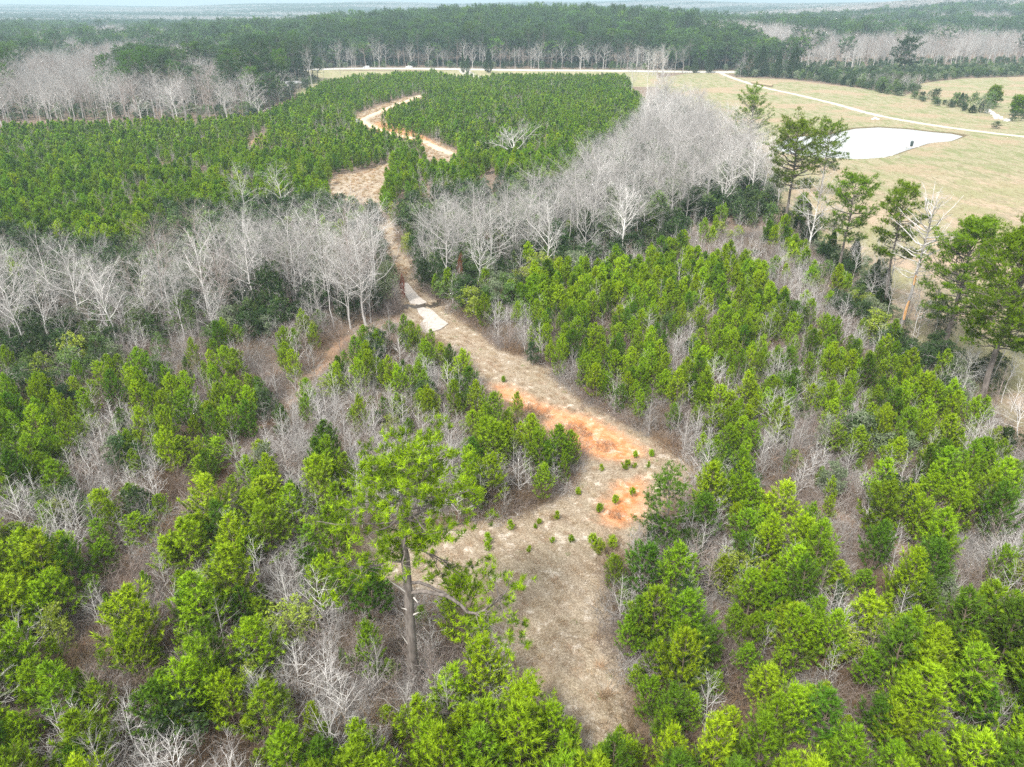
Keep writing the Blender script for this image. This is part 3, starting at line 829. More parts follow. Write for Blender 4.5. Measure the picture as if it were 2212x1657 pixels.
# water: a flat sheet a little wider than the hollow it fills
def sheet(name, pts, z, m, grow_=0.0, thick=0.0, kind='structure'):
    P = np.asarray(pts)[:, :2]; c = P.mean(0)
    if grow_:
        d = np.roll(P, -1, 0) - np.roll(P, 1, 0); d = nrm(d); nrmls = np.column_stack([d[:, 1], -d[:, 0]])
        s = np.sign(np.sum(nrmls * (P - c), 1).mean()); P = P + nrmls * s * grow_
    mb = MB(); n = len(P)
    zz = np.broadcast_to(np.asarray(z, float), (n,))
    mb.add(np.column_stack([P, zz]), [list(range(n))])
    if thick:
        V = np.concatenate([np.column_stack([P, zz]), np.column_stack([P, zz - thick])])
        mb.add(V, [[i, (i + 1) % n, (i + 1) % n + n, i + n] for i in range(n)])
    o = link(name, mb.build_mesh(name, [m])); setp(o, kind=kind); return o
mw, N_, L_, P_ = new_mat('pond_water')
P_.inputs['Base Color'].default_value = (.30, .31, .29, 1); P_.inputs['Roughness'].default_value = .06; P_.inputs['IOR'].default_value = 1.6
nz = N_.new('ShaderNodeTexNoise'); nz.inputs['Scale'].default_value = .8; nz.inputs['Detail'].default_value = 3
bp = N_.new('ShaderNodeBump'); bp.inputs['Strength'].default_value = .05; bp.inputs['Distance'].default_value = .05
L_.new(nz.outputs[0], bp.inputs['Height']); L_.new(bp.outputs[0], P_.inputs['Normal'])
sheet('pond_water', POND_W, POND_Z - .38, mw, .9)

# the pale slabs of the washed-out ford and the creek cut between them
M['slab'] = flat_mat('pale_concrete', (.44, .40, .36), .9, .45, 1.6)
M['creek'] = flat_mat('creek_mud', (.05, .04, .03), .5, .4, 2.)
def slab(pts, label):
    P = [at(*p) for p in pts]; z = np.array([p[2] for p in P]) + .12
    o = sheet('concrete_slab', P, z, M['slab'], 0, .35, None); 
    if 'kind' in o: del o['kind']
    setp(o, label, 'slab', 'slabs of the old ford'); return o
slab([(862,612),(880,612),(893,628),(905,642),(922,655),(905,659),(886,657),(880,645),(868,628)], 'narrow pale concrete slab on the path just beyond the creek')
slab([(900,668),(915,665),(935,672),(950,688),(968,700),(952,712),(935,717),(918,722),(905,715),(908,700),(916,690),(905,680)], 'broad cracked pale concrete slab on the path this side of the creek')
setp(ribbon('creek', atline([(820,668),(850,668),(875,663),(900,662),(925,661),(945,657),(960,650)]), 2.0, M['creek'], .02, .2, 4, 8, .6), kind='structure')

# ------------------------------------------------------------------ made objects: cars, houses, bales, pond gear, rocks
M['car_white'] = flat_mat('car_paint_white', (.78, .78, .78), .25, .02)
M['car_glass'] = flat_mat('car_glass', (.02, .025, .03), .08, .02)
M['tyre'] = flat_mat('tyre_rubber', (.02, .02, .02), .8, .1)
M['rim'] = flat_mat('wheel_rim', (.45, .45, .46), .3, .05, metal=.8)
M['lamp'] = flat_mat('lamp_glass', (.7, .7, .65), .2, .02)
M['lamp_red'] = flat_mat('tail_lamp', (.35, .02, .02), .3, .02)
def extrude_profile(mb, prof, y0, y1, y0t=None, zt=None):
    """side profile (x,z) swept from y0 to y1; points above zt are pulled in by y0t (tumblehome)"""
    P = np.array(prof, float); n = len(P)
    ins = np.where(P[:, 1] > (zt if zt is not None else 1e9), y0t or 0, 0)
    A = np.column_stack([P[:, 0], np.full(n, y0) + ins, P[:, 1]]); B = np.column_stack([P[:, 0], np.full(n, y1) - ins, P[:, 1]])
    mb.add(np.concatenate([A, B]), [[i, (i + 1) % n, (i + 1) % n + n, i + n] for i in range(n)])
    mb.add(A, [list(range(n))[::-1]]); mb.add(B, [list(range(n))])
def box(mb, x0, x1, y0, y1, z0, z1):
    V = [(x, y, z) for z in (z0, z1) for y in (y0, y1) for x in (x0, x1)]
    mb.add(V, [[0, 2, 3, 1], [4, 5, 7, 6], [0, 1, 5, 4], [2, 6, 7, 3], [0, 4, 6, 2], [1, 3, 7, 5]])
def ring_cyl(mb, c, axis, r, w, n=16):
    c = np.array(c, float); ax = np.array(axis, float); tube(mb, [c - ax * w / 2, c + ax * w / 2], [r, r], n)
def vehicle(kind, loc, rz, name, label, group):
    root = empty(name, loc); root.rotation_euler.z = rz; setp(root, label, 'car' if kind != 'truck' else 'pickup truck', group)
    b = MB()
    if kind == 'suv':
        body = [(-2.35,.35),(-2.38,.75),(-2.3,1.05),(-2.2,1.1),(1.1,1.08),(2.2,.95),(2.38,.75),(2.38,.38)]
        cab = [(-2.2,1.09),(-2.0,1.6),(-1.75,1.72),(.25,1.72),(.55,1.62),(1.25,1.07)]
        side = [(-1.95,1.14),(-1.8,1.55),(.3,1.57),(.95,1.12)]
    else:
        body = [(-2.75,.45),(-2.8,.85),(-2.78,1.12),(1.0,1.14),(2.5,1.05),(2.72,.85),(2.72,.48)]
        cab = [(-1.05,1.12),(-.95,1.75),(-.8,1.82),(.55,1.82),(.8,1.75),(1.4,1.12)]
        side = [(-.88,1.18),(-.82,1.68),(.6,1.68),(1.15,1.17)]
    extrude_profile(b, body, -.92, .92, .05, .9)
    extrude_profile(b, cab, -.86, .86, .14, 1.3)
    link('body', b.build_mesh('car_body', [M['car_white']]), root)
    for sy in (-1, 1):
        w = MB(); P = np.array(side); off = np.where(P[:, 1] > 1.3, .735, .872) * sy; 
        V = np.concatenate([np.column_stack([P[:, 0], off, P[:, 1]]), np.column_stack([P[:, 0], off - sy * .02, P[:, 1]])])
        n = len(P); w.add(V, [[i, (i + 1) % n, (i + 1) % n + n, i + n] for i in range(n)]); w.add(V[:n], [list(range(n))])
        link('window', w.build_mesh('side_window', [M['car_glass']]), root)
    w = MB(); a = cab[-1]; c = cab[-2]; 
    V = [(a[0] + .015, -.74, a[1] + .05), (a[0] + .015, .74, a[1] + .05), (c[0] + .05, .66, c[1] - .03), (c[0] + .05, -.66, c[1] - .03)]
    V2 = [(x - .02, y, z - .02) for x, y, z in V]
    w.add(V + V2, [[0, 1, 2, 3], [7, 6, 5, 4], [0, 4, 5, 1], [1, 5, 6, 2], [2, 6, 7, 3], [3, 7, 4, 0]])
    link('windscreen', w.build_mesh('windscreen', [M['car_glass']]), root)
    wx = (1.45, -1.45) if kind == 'suv' else (1.75, -1.75)
    for x in wx:
        for sy in (-1, 1):
            t = MB(); ring_cyl(t, (0, 0, 0), (0, 1, 0), .37, .24); wh = link('wheel', t.build_mesh('tyre', [M['tyre']]), root, (x, sy * .82, .37))
            t = MB(); ring_cyl(t, (0, sy * .06, 0), (0, 1, 0), .22, .16, 12); link('rim', t.build_mesh('rim', [M['rim']]), wh)
    for x, mt, nm in ((2.36 if kind == 'suv' else 2.70, 'lamp', 'headlight'), (-2.36 if kind == 'suv' else -2.78, 'lamp_red', 'tail_light')):
        for sy in (-1, 1):
            t = MB(); box(t, x - .03, x + .03, sy * .7 - .14, sy * .7 + .14, .74, .88); link(nm, t.build_mesh(nm, [M[mt]]), root)
    for sy in (-1, 1):
        t = MB(); box(t, .9, 1.05, sy * .98 - .07, sy * .98 + .07, 1.1, 1.22); link('mirror', t.build_mesh('mirror', [M['car_white']]), root)
    return root
def road_dir(line, x):
    i = int(np.clip(np.searchsorted(line[:, 0], x) - 1, 0, len(line) - 2)); d = line[i + 1] - line[i]; return math.atan2(d[1], d[0])
for (u, v, k, lb) in ((793, 148, 'suv', 'small white car on the highway, below the roadside bare trees'), (886, 147.5, 'truck', 'white pickup on the highway, in front of the dark pines')):
    p = at(u, v); i = int(np.clip(np.searchsorted(ROAD_W[:, 0], p[0]) - 1, 0, len(ROAD_W) - 2)); a, b = ROAD_W[i], ROAD_W[i + 1]
    yy = a[1] + (b[1] - a[1]) * (p[0] - a[0]) / (b[0] - a[0]) + (1.8 if k == 'suv' else 1.6)
    vehicle(k, (p[0], yy, float(terrain(p[0], yy)) + .38), road_dir(ROAD_W, p[0]) + (math.pi if k == 'suv' else 0), 'car' if k == 'suv' else 'pickup_truck', lb, 'vehicles on the highway')
p = at(768, 267); vehicle('suv', (p[0], p[1], p[2] + .05), math.radians(118), 'parked_car', 'white car half hidden by pines beside the bend of the dirt track', None)

M['wall_white'] = flat_mat('white_siding', (.72, .71, .68), .7, .06, 2)
M['roof_pale'] = flat_mat('pale_metal_roof', (.66, .66, .67), .4, .06, 1)
M['roof_grey'] = flat_mat('grey_shingle_roof', (.28, .27, .27), .8, .15, 3)
def house(u, v, w, d, h, rh, rz, label, roofm='roof_pale'):
    p = at(u, v); root = empty('house', (p[0], p[1], p[2] - .2)); root.rotation_euler.z = rz; setp(root, label, 'house')
    b = MB(); box(b, -w / 2, w / 2, -d / 2, d / 2, 0, h)
    for s in (-1, 1):
        b.add([(s * (w / 2), -d / 2, h), (s * (w / 2), d / 2, h), (s * w / 2, 0, h + rh)], [[0, 1, 2]])
    link('wall', b.build_mesh('house_wall', [M['wall_white']]), root)
    r = MB(); e = .4
    for s in (-1, 1):
        V = [(-w / 2 - e, s * (d / 2 + e), h - e * rh / (d / 2) + .03), (w / 2 + e, s * (d / 2 + e), h - e * rh / (d / 2) + .03), (w / 2 + e, 0, h + rh + .03), (-w / 2 - e, 0, h + rh + .03)]
        V2 = [(x, y, z + .12) for x, y, z in V]
        r.add(V + V2, [[3, 2, 1, 0], [4, 5, 6, 7], [0, 1, 5, 4], [1, 2, 6, 5], [2, 3, 7, 6], [3, 0, 4, 7]])
    link('roof', r.build_mesh('house_roof', [M[roofm]]), root)
    n = max(2, int(w / 3.5))
    for k in range(n):
        x = -w / 2 + (k + .5) * w / n
        if k == n // 2:
            t = MB(); box(t, x - .48, x + .48, -d / 2 - .05, -d / 2 + .02, .15, 2.2); link('door', t.build_mesh('door', [M['roof_grey']]), root)
        else:
            t = MB(); box(t, x - .6, x + .6, -d / 2 - .04, -d / 2 + .02, 1.05, 2.15); wn_ = link('window', t.build_mesh('window', [M['car_glass']]), root)
            t = MB(); 
            for (x0, x1, z0, z1) in ((-.68, .68, 2.15, 2.23), (-.68, .68, .97, 1.05), (-.68, -.6, 1.05, 2.15), (.6, .68, 1.05, 2.15)): box(t, x + x0, x + x1, -d / 2 - .08, -d / 2 + .02, z0, z1)
            link('window_frame', t.build_mesh('window_frame', [M['wall_white']]), wn_)
    return root
house(629, 190, 17, 6, 2.9, 1.0, .05, 'long low white building behind bare trees beside the far plantation')
house(1321, 112, 14, 8, 3.5, 2.0, .2, 'white house among pines beyond the highway, near the tall bare trees')
house(1783, 74, 22, 9, 5.5, 3.0, -.1, 'white house on the wooded slope above the hay field')
house(1735, 82, 12, 9, 4, 2.5, .3, 'pale gabled house deep in the woods, lower neighbour of the slope house')

M['hay'] = flat_mat('round_hay_bale', (.36, .29, .19), .95, .35, 3)
M['hay_end'] = flat_mat('hay_bale_end', (.20, .15, .10), .95, .35, 5)
pa_, pb_ = at(1622, 180.5), at(1667, 188.5); LB = np.linalg.norm((pb_ - pa_)[:2]); nbale = max(6, int(LB / 1.62)); dirb = nrm((pb_ - pa_)[None])[0]; lateral = math.atan2(dirb[1], dirb[0])
bm0 = MB(); R0 = np.random.default_rng(5); cs = np.array([-.76, -.7, -.3, .1, .5, .7, .76]); rr = np.array([.58, .74, .78, .76, .78, .74, .58])
tube(bm0, np.column_stack([cs, np.zeros(7), np.zeros(7)]), rr, 20)
bale_me = bm0.build_mesh('hay_bale', [M['hay']], False)
em = MB(); ring_cyl(em, (0, 0, 0), (1, 0, 0), .56, .03, 20); end_me = em.build_mesh('bale_end', [M['hay_end']])
ORD = ['first','second','third','fourth','fifth','sixth','seventh','eighth','ninth','tenth','eleventh','twelfth','thirteenth','fourteenth','fifteenth','sixteenth','seventeenth','eighteenth','nineteenth','twentieth']
def ordw(i):
    if i < 20: return ORD[i]
    n = i + 1; return '%d%s' % (n, 'th' if 10 < n % 100 < 14 else {1: 'st', 2: 'nd', 3: 'rd'}.get(n % 10, 'th'))
for k in range(nbale):
    q = pa_ + (pb_ - pa_) * (k + .5) / nbale
    o = link('hay_bale', bale_me, None, (q[0], q[1], float(terrain(q[0], q[1])) + .76)); o.rotation_euler = (R0.random() * 6, 0, lateral)
    o.scale = (LB / nbale / 1.54, 1, 1)
    o.rotation_mode = 'XYZ'
    setp(o, 'brown round hay bale, %s from the far end of the row by the farm road' % ordw(k), 'hay bale', 'row of round hay bales')
    for s in (-1, 1): link('bale_end', end_me, o, (s * .755, 0, 0))

M['dark_plastic'] = flat_mat('dark_plastic', (.03, .05, .05), .5, .1)
M['plank'] = flat_mat('weathered_plank', (.62, .58, .52), .8, .2, 6)
M['rock'] = flat_mat('pale_rock', (.60, .59, .58), .85, .25, 1.5)
p = at(1968, 319); root = empty('pond_feeder', (p[0], p[1] + .3, POND_Z - .4)); setp(root, 'dark upright box on a small platform at the near pond edge', 'feeder')
b = MB(); tube(b, [[0, 0, .6], [0, 0, .8], [0, 0, 2.2], [.1, 0, 2.5]], [.3, .45, .5, .3], 10); link('hopper', b.build_mesh('hopper', [M['dark_plastic']]), root)
b = MB(); box(b, -1.6, 2.6, -.9, .6, .5, .6)
link('platform', b.build_mesh('platform', [M['plank']]), root)
for x in (-1.4, 2.4):
    for y in (-.7, .45):
        t = MB(); tube(t, [[x, y, -1.2], [x, y, .5]], [.07, .07], 6); link('leg', t.build_mesh('feeder_leg', [M['plank']]), root)
for (u, v, L2, a, lb) in ((1922, 341, 7, .15, 'longest pale weathered board lying on the grass below the pond'), (1900, 339, 3.5, -.7, 'short pale board lying on the grass close to the pond outlet'), (1926, 337, 3, .9, 'short pale board crossing the long board below the pond'), (2030, 309, 6, .35, 'pale board at the water line near the pond corner')):
    p = at(u, v); t = MB(); box(t, -L2 / 2, L2 / 2, -.14, .14, 0, .09); o = link('wooden_board', t.build_mesh('wooden_board', [M['plank']]), None, (p[0], p[1], p[2] + .03)); o.rotation_euler.z = a
    setp(o, lb, 'board', 'loose boards around the pond')
def rock_mesh(seed):
    R = np.random.default_rng(seed); import bmesh
    bm = bmesh.new(); bmesh.ops.create_icosphere(bm, subdivisions=2, radius=1)
    for v in bm.verts:
        d = v.co.copy(); k = 1 + .22 * math.sin(d.x * 3 + seed) + .18 * math.sin(d.y * 4 + d.z * 3 + seed * 2) + R.normal() * .05
        v.co = d * k; v.co.z *= .6
    me = bpy.data.meshes.new('boulder'); bm.to_mesh(me); bm.free(); me.materials.append(M['rock']); return me
RKM = [rock_mesh(s) for s in range(4)]
rk = []
for k in range(26):
    u = 2144 + random.gauss(0, 10); v = 247 + (u - 2144) * .45 + random.gauss(0, 3.5); rk.append((u, v, random.uniform(.5, 1.3)))
rk += [(1890, 257, .9), (1895, 258.5, .7), (1884, 258.5, .6)]
for k, (u, v, s) in enumerate(rk):
    p = at(u, v); o = link('boulder', RKM[k % 4], None, (p[0], p[1], p[2] + .1 * s)); o.scale = (s, s, s); o.rotation_euler.z = k * 1.7
    if k < 26: setp(o, 'pale grey boulder in the heap between the cedars and the grassy ditch', 'boulder', 'boulders heaped at the ditch')
    else: setp(o, 'pale stone beside the farm road at the head of the ditch', 'boulder', 'stones beside the farm road')

# ------------------------------------------------------------------ planting
class Kind:
    """one kind of plant: template meshes (trunk, crown) and colour variants"""
    def __init__(s, name, variants, wood, leaves, H, Rm, lo=None, far=None, woodslot=False):
        # variants: list of (trunk MB, branch MB, leaf MB)
        s.name = name; s.H = H; s.R = Rm; s.leaves = leaves; s.woods = wood; s.parts = []; s.woodslot = woodslot
        w0 = M[wood[0]]; l0 = M[leaves[0]] if leaves else w0
        for t, b, l in variants:
            tm = t.build_mesh(name + '_trunk', [w0], True)
            cm = joined([b, l] if l.v else [b]).build_mesh(name + '_crown', [w0, l0] if l.v else [w0])
            s.parts.append((tm, cm))
        s.nvar = len(variants); s.ncol = len(wood) if woodslot else len(leaves)
        srcs = []
        def family(vs):
            for t, b, l in vs:
                jm = joined([t, b, l] if l.v else [t, b])
                me = jm.build_mesh(name, ([w0, w0, l0] if l.v else [w0, w0]))
                for c in range(s.ncol):
                    m2 = me if c == 0 else me.copy()
                    if woodslot: m2.materials[0] = M[wood[c]]; m2.materials[1] = M[wood[c]]
                    elif l.v: m2.materials[2] = M[leaves[c]]
                    srcs.append(m2)
        family(variants); s.off_lo = len(srcs); s.n_lo = len(lo) if lo else 0
        if lo: family(lo)
        s.off_far = len(srcs); s.n_far = len(far) if far else 0
        if far: family(far)
        s.col = source_collection(name + '_sources', srcs)
        s.items = []
    def add(s, x, y, H, R, rot=None, var=None, col=0, hand=False, part=True):
        z = float(terrain(x, y)) - .05
        u, v, d = project(x, y, z + H * .55)
        s.items.append(dict(x=x, y=y, z=z, H=H, R=R, rot=random.random() * 6.283 if rot is None else rot, var=random.randrange(s.nvar) if var is None else var,
                            col=col, u=float(u), v=float(v), d=float(d), px=F * H / float(d), hand=hand,
                            vis=(-5 < u < PW + 5 and -8 < v < PH + 10), bv=float(project(x, y, z)[1])))
    def add_many(s, xs, ys, Hs, Rs, cols):
        zs = terrain(xs, ys) - .05
        u, v, d = project(xs, ys, zs + Hs * .55); bv = project(xs, ys, zs)[1]
        for i in range(len(xs)):
            s.items.append(dict(x=float(xs[i]), y=float(ys[i]), z=float(zs[i]), H=float(Hs[i]), R=float(Rs[i]), rot=random.random() * 6.283, var=random.randrange(s.nvar),
                                col=int(cols[i]), u=float(u[i]), v=float(v[i]), d=float(d[i]), px=F * float(Hs[i]) / float(d[i]), hand=False,
                                vis=bool(-5 < u[i] < PW + 5 and -8 < v[i] < PH + 10), bv=float(bv[i])))

def regions(bv, u):
    if bv > 1130: return ('right of the clearing', 'left of the clearing')[u < 1180]
    if bv > 700: return ('right of the clay path', 'left of the clay path')[u < 1080 + (bv - 900) * .5]
    if bv > 300: return ('beyond creek, right side', 'beyond creek, left side')[u < 880]
    return ('near highway, right half', 'near highway, left half')[u < 1100]

USED_LABELS = {}
def realise(kd, nmax, cat, group, colour_words, noun, stuff_label, lo_from=120., far_from=400., parts_min_px=22, prefer=None):
    vis = [i for i in kd.items if i['vis']]; vis.sort(key=lambda i: -(i['px'] * (1.6 if i['hand'] else 1)))
    ind = vis[:nmax]; ids = set(id(i) for i in ind); rest = [i for i in kd.items if id(i) not in ids]
    by = {}
    for i in ind: by.setdefault(regions(i['bv'], i['u']), []).append(i)
    for ph, lst in by.items():
        lst.sort(key=lambda i: -i['bv'])
        for r in range(0, len(lst), 10):
            row = sorted(lst[r:r + 10], key=lambda i: i['u'])
            for k, it in enumerate(row):
                rn = ordw(r // 10) + ' row'
                it['label'] = '%s %s, %s from left, %s, %s' % (colour_words[it['col']], noun, ordw(k), rn, ph)
    for it in ind:
        e = empty(kd.name, (it['x'], it['y'], it['z'])); e.rotation_euler.z = it['rot']
        e.scale = (it['R'] / kd.R, it['R'] / kd.R, it['H'] / kd.H)
        setp(e, it['label'], cat, group)
        tm, cm = kd.parts[it['var']]
        a = link('trunk', tm, e); b = link('crown', cm, e)
        if it['col']:
            if kd.woodslot:
                for o in (a, b):
                    o.material_slots[0].link = 'OBJECT'; o.material_slots[0].material = M[kd.woods[it['col']]]
            else:
                b.material_slots[1].link = 'OBJECT'; b.material_slots[1].material = M[kd.leaves[it['col']]]
    if rest:
        n = len(rest); pts = np.array([[i['x'], i['y'], i['z']] for i in rest]); d = np.array([i['d'] for i in rest])
        var = np.array([i['var'] for i in rest]); col = np.array([i['col'] for i in rest])
        idx = var * kd.ncol + col
        if kd.n_lo: idx = np.where(d > lo_from, kd.off_lo + (var % kd.n_lo) * kd.ncol + col, idx)
        if kd.n_far: idx = np.where(d > far_from, kd.off_far + (var % kd.n_far) * kd.ncol + col, idx)
        scl = np.array([[i['R'] / kd.R, i['R'] / kd.R, i['H'] / kd.H] for i in rest])
        scatter_stuff(kd.name + '_stand', kd.col, pts, idx, scl, np.array([i['rot'] for i in rest]), None, stuff_label, cat, group)
    print(kd.name, 'individual', len(ind), 'stuff', len(rest))

def jgrid(s, ymin, ymax, seed, jit=.42, wide=.74, pad=14):
    R = np.random.default_rng(seed)
    ys = np.arange(ymin, ymax, s); W = wide * ymax + pad; xs = np.arange(-W, W, s)
    X, Y = np.meshgrid(xs, ys); X = X + (np.arange(len(ys)) % 2)[:, None] * s / 2
    X = (X + R.uniform(-jit, jit, X.shape) * s).ravel(); Y = (Y + R.uniform(-jit, jit, Y.shape) * s).ravel()
    k = np.abs(X) < wide * Y + pad
    return X[k], Y[k], R

YP = Kind('young_pine', [young_pine(100 + i, nn=11, low=(.06, .12, .2)[i % 3], Rm=(1.9, 2.05, 1.75)[i % 3]) for i in range(6)], ['bark_pine_young'], ['pine_light', 'pine_mid', 'pine_dark', 'pine_far'], 6.0, 1.9,
          lo=[young_pine(200 + i, nn=6, wid=.06, L=.42, whorl=.55, step=.34) for i in range(4)],
          far=[young_pine(220 + i, nn=5, wid=.12, L=.6, whorl=.8, step=.5, side=False) for i in range(3)])
SAP = Kind('bare_sapling', [sapling(300 + i) for i in range(7)], ['bark_pale', 'bark_grey', 'bark_mauve'], None, 6.0, 2.0,
          lo=[sapling(330 + i, detail=1) for i in range(3)], woodslot=True)
LT = Kind('evergreen_shrub', [leaf_tree(400, 5, 1.9), leaf_tree(401, 5, 1.6, lobes=7), leaf_tree(402, 5, 2.2, lobes=12, nl=2600), leaf_tree(403, 5, 1.7, nl=1500, lobes=8)], ['bark_grey'],
          ['ever_dark', 'ever_green', 'ever_yellow', 'ever_sage', 'red_leaf'], 5.0, 1.9, lo=[leaf_tree(410 + i, 5, 1.9, nl=800, size=.22) for i in range(3)])
CD = Kind('cedar', [cedar_tree(450), cedar_tree(451, Rm=1.8)], ['bark_pine_young'], ['cedar'], 6.0, 1.6)
BT = Kind('bare_tree', [bare_tree(500 + i, r=.12 + .016 * i) for i in range(6)], ['bark_pale', 'bark_grey', 'bark_mauve'], None, 18.0, 6.0,
          lo=[bare_tree(520 + i, detail=2) for i in range(4)], far=[bare_tree(530 + i, detail=1, r=.3) for i in range(3)], woodslot=True)
MP = Kind('tall_pine', [mature_pine(600 + i, crown_from=(.5, .42, .3, .58)[i % 4], Rm=(3.6, 4.1, 3.4, 3.9)[i % 4]) for i in range(4)], ['bark_pine'], ['pine_old', 'pine_edge', 'pine_dark'], 20.0, 3.8,
          lo=[mature_pine(620 + i, crown_from=(.45, .35, .55)[i], nb=32, tufts=2, sub=3, nn=7, L=1.0, wid=.13, dead=2) for i in range(3)],
          far=[mature_pine(640 + i, crown_from=(.4, .5, .3)[i], nb=24, tufts=1, sub=3, nn=6, L=1.7, wid=.26, dead=0) for i in range(3)])

def zat(y, v):            # height in world for picture row v at distance y
    k = -(v - PH / 2) / F
    return CAMH + y * (k * CP - SP) / (CP + k * SP)

# --- young pines picked out one by one: x, top, bottom, width (in units of each traced tile), colour
CROPS = {
 'A': (0, 755.7, .3416, "800,30,240,170,m 1120,160,330,180,m 640,220,330,110,m 560,310,420,120,m 600,410,560,150,l 800,370,500,150,m 990,420,600,140,m 1320,340,470,140,m 1440,390,560,150,m 1590,400,550,130,m 1180,540,720,220,l 1400,560,760,250,l 1300,660,830,220,l 290,590,740,170,m 400,540,700,170,m 210,720,890,160,m 390,790,930,160,l 170,600,760,150,m 860,840,1040,180,m 1040,910,1100,150,l 900,1040,1240,260,m 660,1080,1300,220,m 690,1200,1420,230,m 1500,800,980,170,l 1700,800,1060,300,l 1580,880,1090,260,m 1370,930,1080,180,m 1300,1030,1250,220,l 1490,1030,1180,130,l 1450,1180,1390,200,l 1150,1150,1350,180,l 1740,1070,1280,180,m 1960,1120,1330,260,m 1990,560,680,120,l 1960,180,400,140,m 1600,150,330,150,m 130,1090,1260,240,m 200,1250,1422,250,l"),
 'B': (701.8, 755.7, .3416, "130,0,130,90,m 340,40,220,90,m 440,130,280,100,m 620,30,190,130,l 780,0,150,90,m 860,60,170,70,m 940,200,330,110,d 860,270,430,170,d 1050,360,480,110,m 1215,260,470,130,l 760,400,540,120,m 1000,460,690,200,l 1270,430,600,150,m 1480,480,680,110,m 530,430,580,120,d 1010,690,870,90,l 1380,720,960,170,m 1510,640,850,100,m 880,560,700,120,m 300,290,420,80,m 170,370,500,90,m 1820,1290,1422,140,m 1940,1290,1400,70,l"),
 'C': (1457.5, 755.7, .3407, "290,0,170,200,m 470,180,290,90,l 580,160,350,150,m 690,240,470,160,m 330,270,500,190,l 110,350,520,100,m 420,570,820,140,l 310,600,790,110,d 1140,690,800,90,m 970,800,980,110,l 910,740,880,90,m 200,790,930,110,m 330,800,1040,130,m 410,960,1140,150,m 560,910,1140,200,l 960,930,1090,140,l 920,1070,1230,150,l 950,1230,1420,190,l 1300,1060,1260,180,m 1460,850,1100,190,l 1640,1040,1280,220,m 2000,560,800,180,m 2160,740,900,110,m 1550,1000,1180,200,m 1850,780,1000,200,m"),
 'D': (0, 1187.6, .3416, "380,570,760,200,l 420,770,1020,300,l 240,760,960,220,l 600,760,1050,220,m 830,520,780,220,l 1040,610,760,130,m 1200,450,660,180,l 1320,300,520,160,l 760,270,540,140,m 870,350,560,160,l 1180,130,330,150,l 960,130,330,100,m 1660,300,520,240,m 1670,230,340,70,m 1740,510,660,110,m 1540,500,700,160,l 1070,760,1020,250,m 1420,700,900,220,m 1340,860,1080,230,l 1200,720,900,150,m 1590,1060,1210,100,l 2010,970,1240,180,l 680,650,770,110,m 600,150,300,200,m 250,220,420,240,m 130,1000,1240,280,m 200,1300,1420,180,l 880,900,1030,110,l 1510,180,290,80,l 1300,150,260,90,m 1660,1270,1400,100,l 1760,1180,1373,160,l 2160,120,300,130,m"),
 'E': (701.7, 1187.6, .3416, "1820,30,280,150,m 1880,250,380,120,m 1990,330,560,200,d 1910,420,700,220,m 2070,560,830,260,m 1960,730,900,160,m 2030,800,1080,240,m 1010,600,900,190,l 1080,640,910,180,l 880,840,1010,140,l 420,690,840,100,m 860,1000,1300,260,l 1130,1190,1373,220,m 1340,1060,1220,170,m 1540,1060,1290,240,m 1840,1110,1300,150,l 1900,1190,1400,240,l 660,1045,1215,150,l 400,1010,1120,110,l 470,1080,1230,100,l 2120,1000,1290,220,m 620,380,480,80,m 790,310,440,100,m 1000,380,560,180,m 30,1080,1290,150,m"),
 'F': (1457.5, 1187.6, .3407, "590,100,330,230,m 690,290,460,130,m 350,350,600,170,m 560,390,620,200,m 90,390,560,150,m 920,380,780,280,l 1270,270,500,220,l 1170,130,300,200,m 1400,110,290,220,m 1640,100,300,220,m 1860,240,560,260,m 2090,270,520,230,m 1490,590,760,120,l 1180,640,900,240,m 650,630,860,220,m 430,600,830,200,m 50,520,760,180,m 240,780,960,150,m 60,900,1150,240,m 330,1000,1200,200,l 600,920,1250,300,m 830,850,1000,210,l 930,830,980,160,l 1060,1060,1200,140,l 1330,990,1290,320,l 1760,720,900,180,m 1930,850,1060,220,m 1770,1100,1270,220,m 2050,1180,1373,240,l 1640,680,900,200,m 2120,620,900,240,m 430,1240,1373,200,l 950,1180,1373,250,m 1120,1230,1373,200,m 260,1180,1373,240,l 2110,920,1120,200,m 1560,300,480,160,l")}
hand = []
for key, (ou, ov, sc, txt) in CROPS.items():
    for tok in txt.split():
        q = tok.split(','); cx, yt, yb, w = map(float, q[:4])
        u = ou + cx * sc; vt = ov + yt * sc; vb = ov + yb * sc
        p = at(u, vb + .04 * (vb - vt)); H = zat(p[1], vt) - p[2]
        _, _, d = project(*(p + [0, 0, H * .5])); Rr = .5 * w * sc / F * float(d)
        H = float(np.clip(H, 2.2, 8.2)); Rr = float(np.clip(Rr, .7, 2.6)) * 1.02
        YP.add(p[0], p[1], H, Rr, col={'l': 0, 'm': 1, 'd': 2}[q[4]], hand=True); hand.append((p[0], p[1], max(1.0, Rr * .7)))
# the dark slender pine beside the clearing
p = at(1427, 1238); hand.append((p[0], p[1], 1.6)); p = at(1134, 1583); hand.append((p[0], p[1], 1.3))
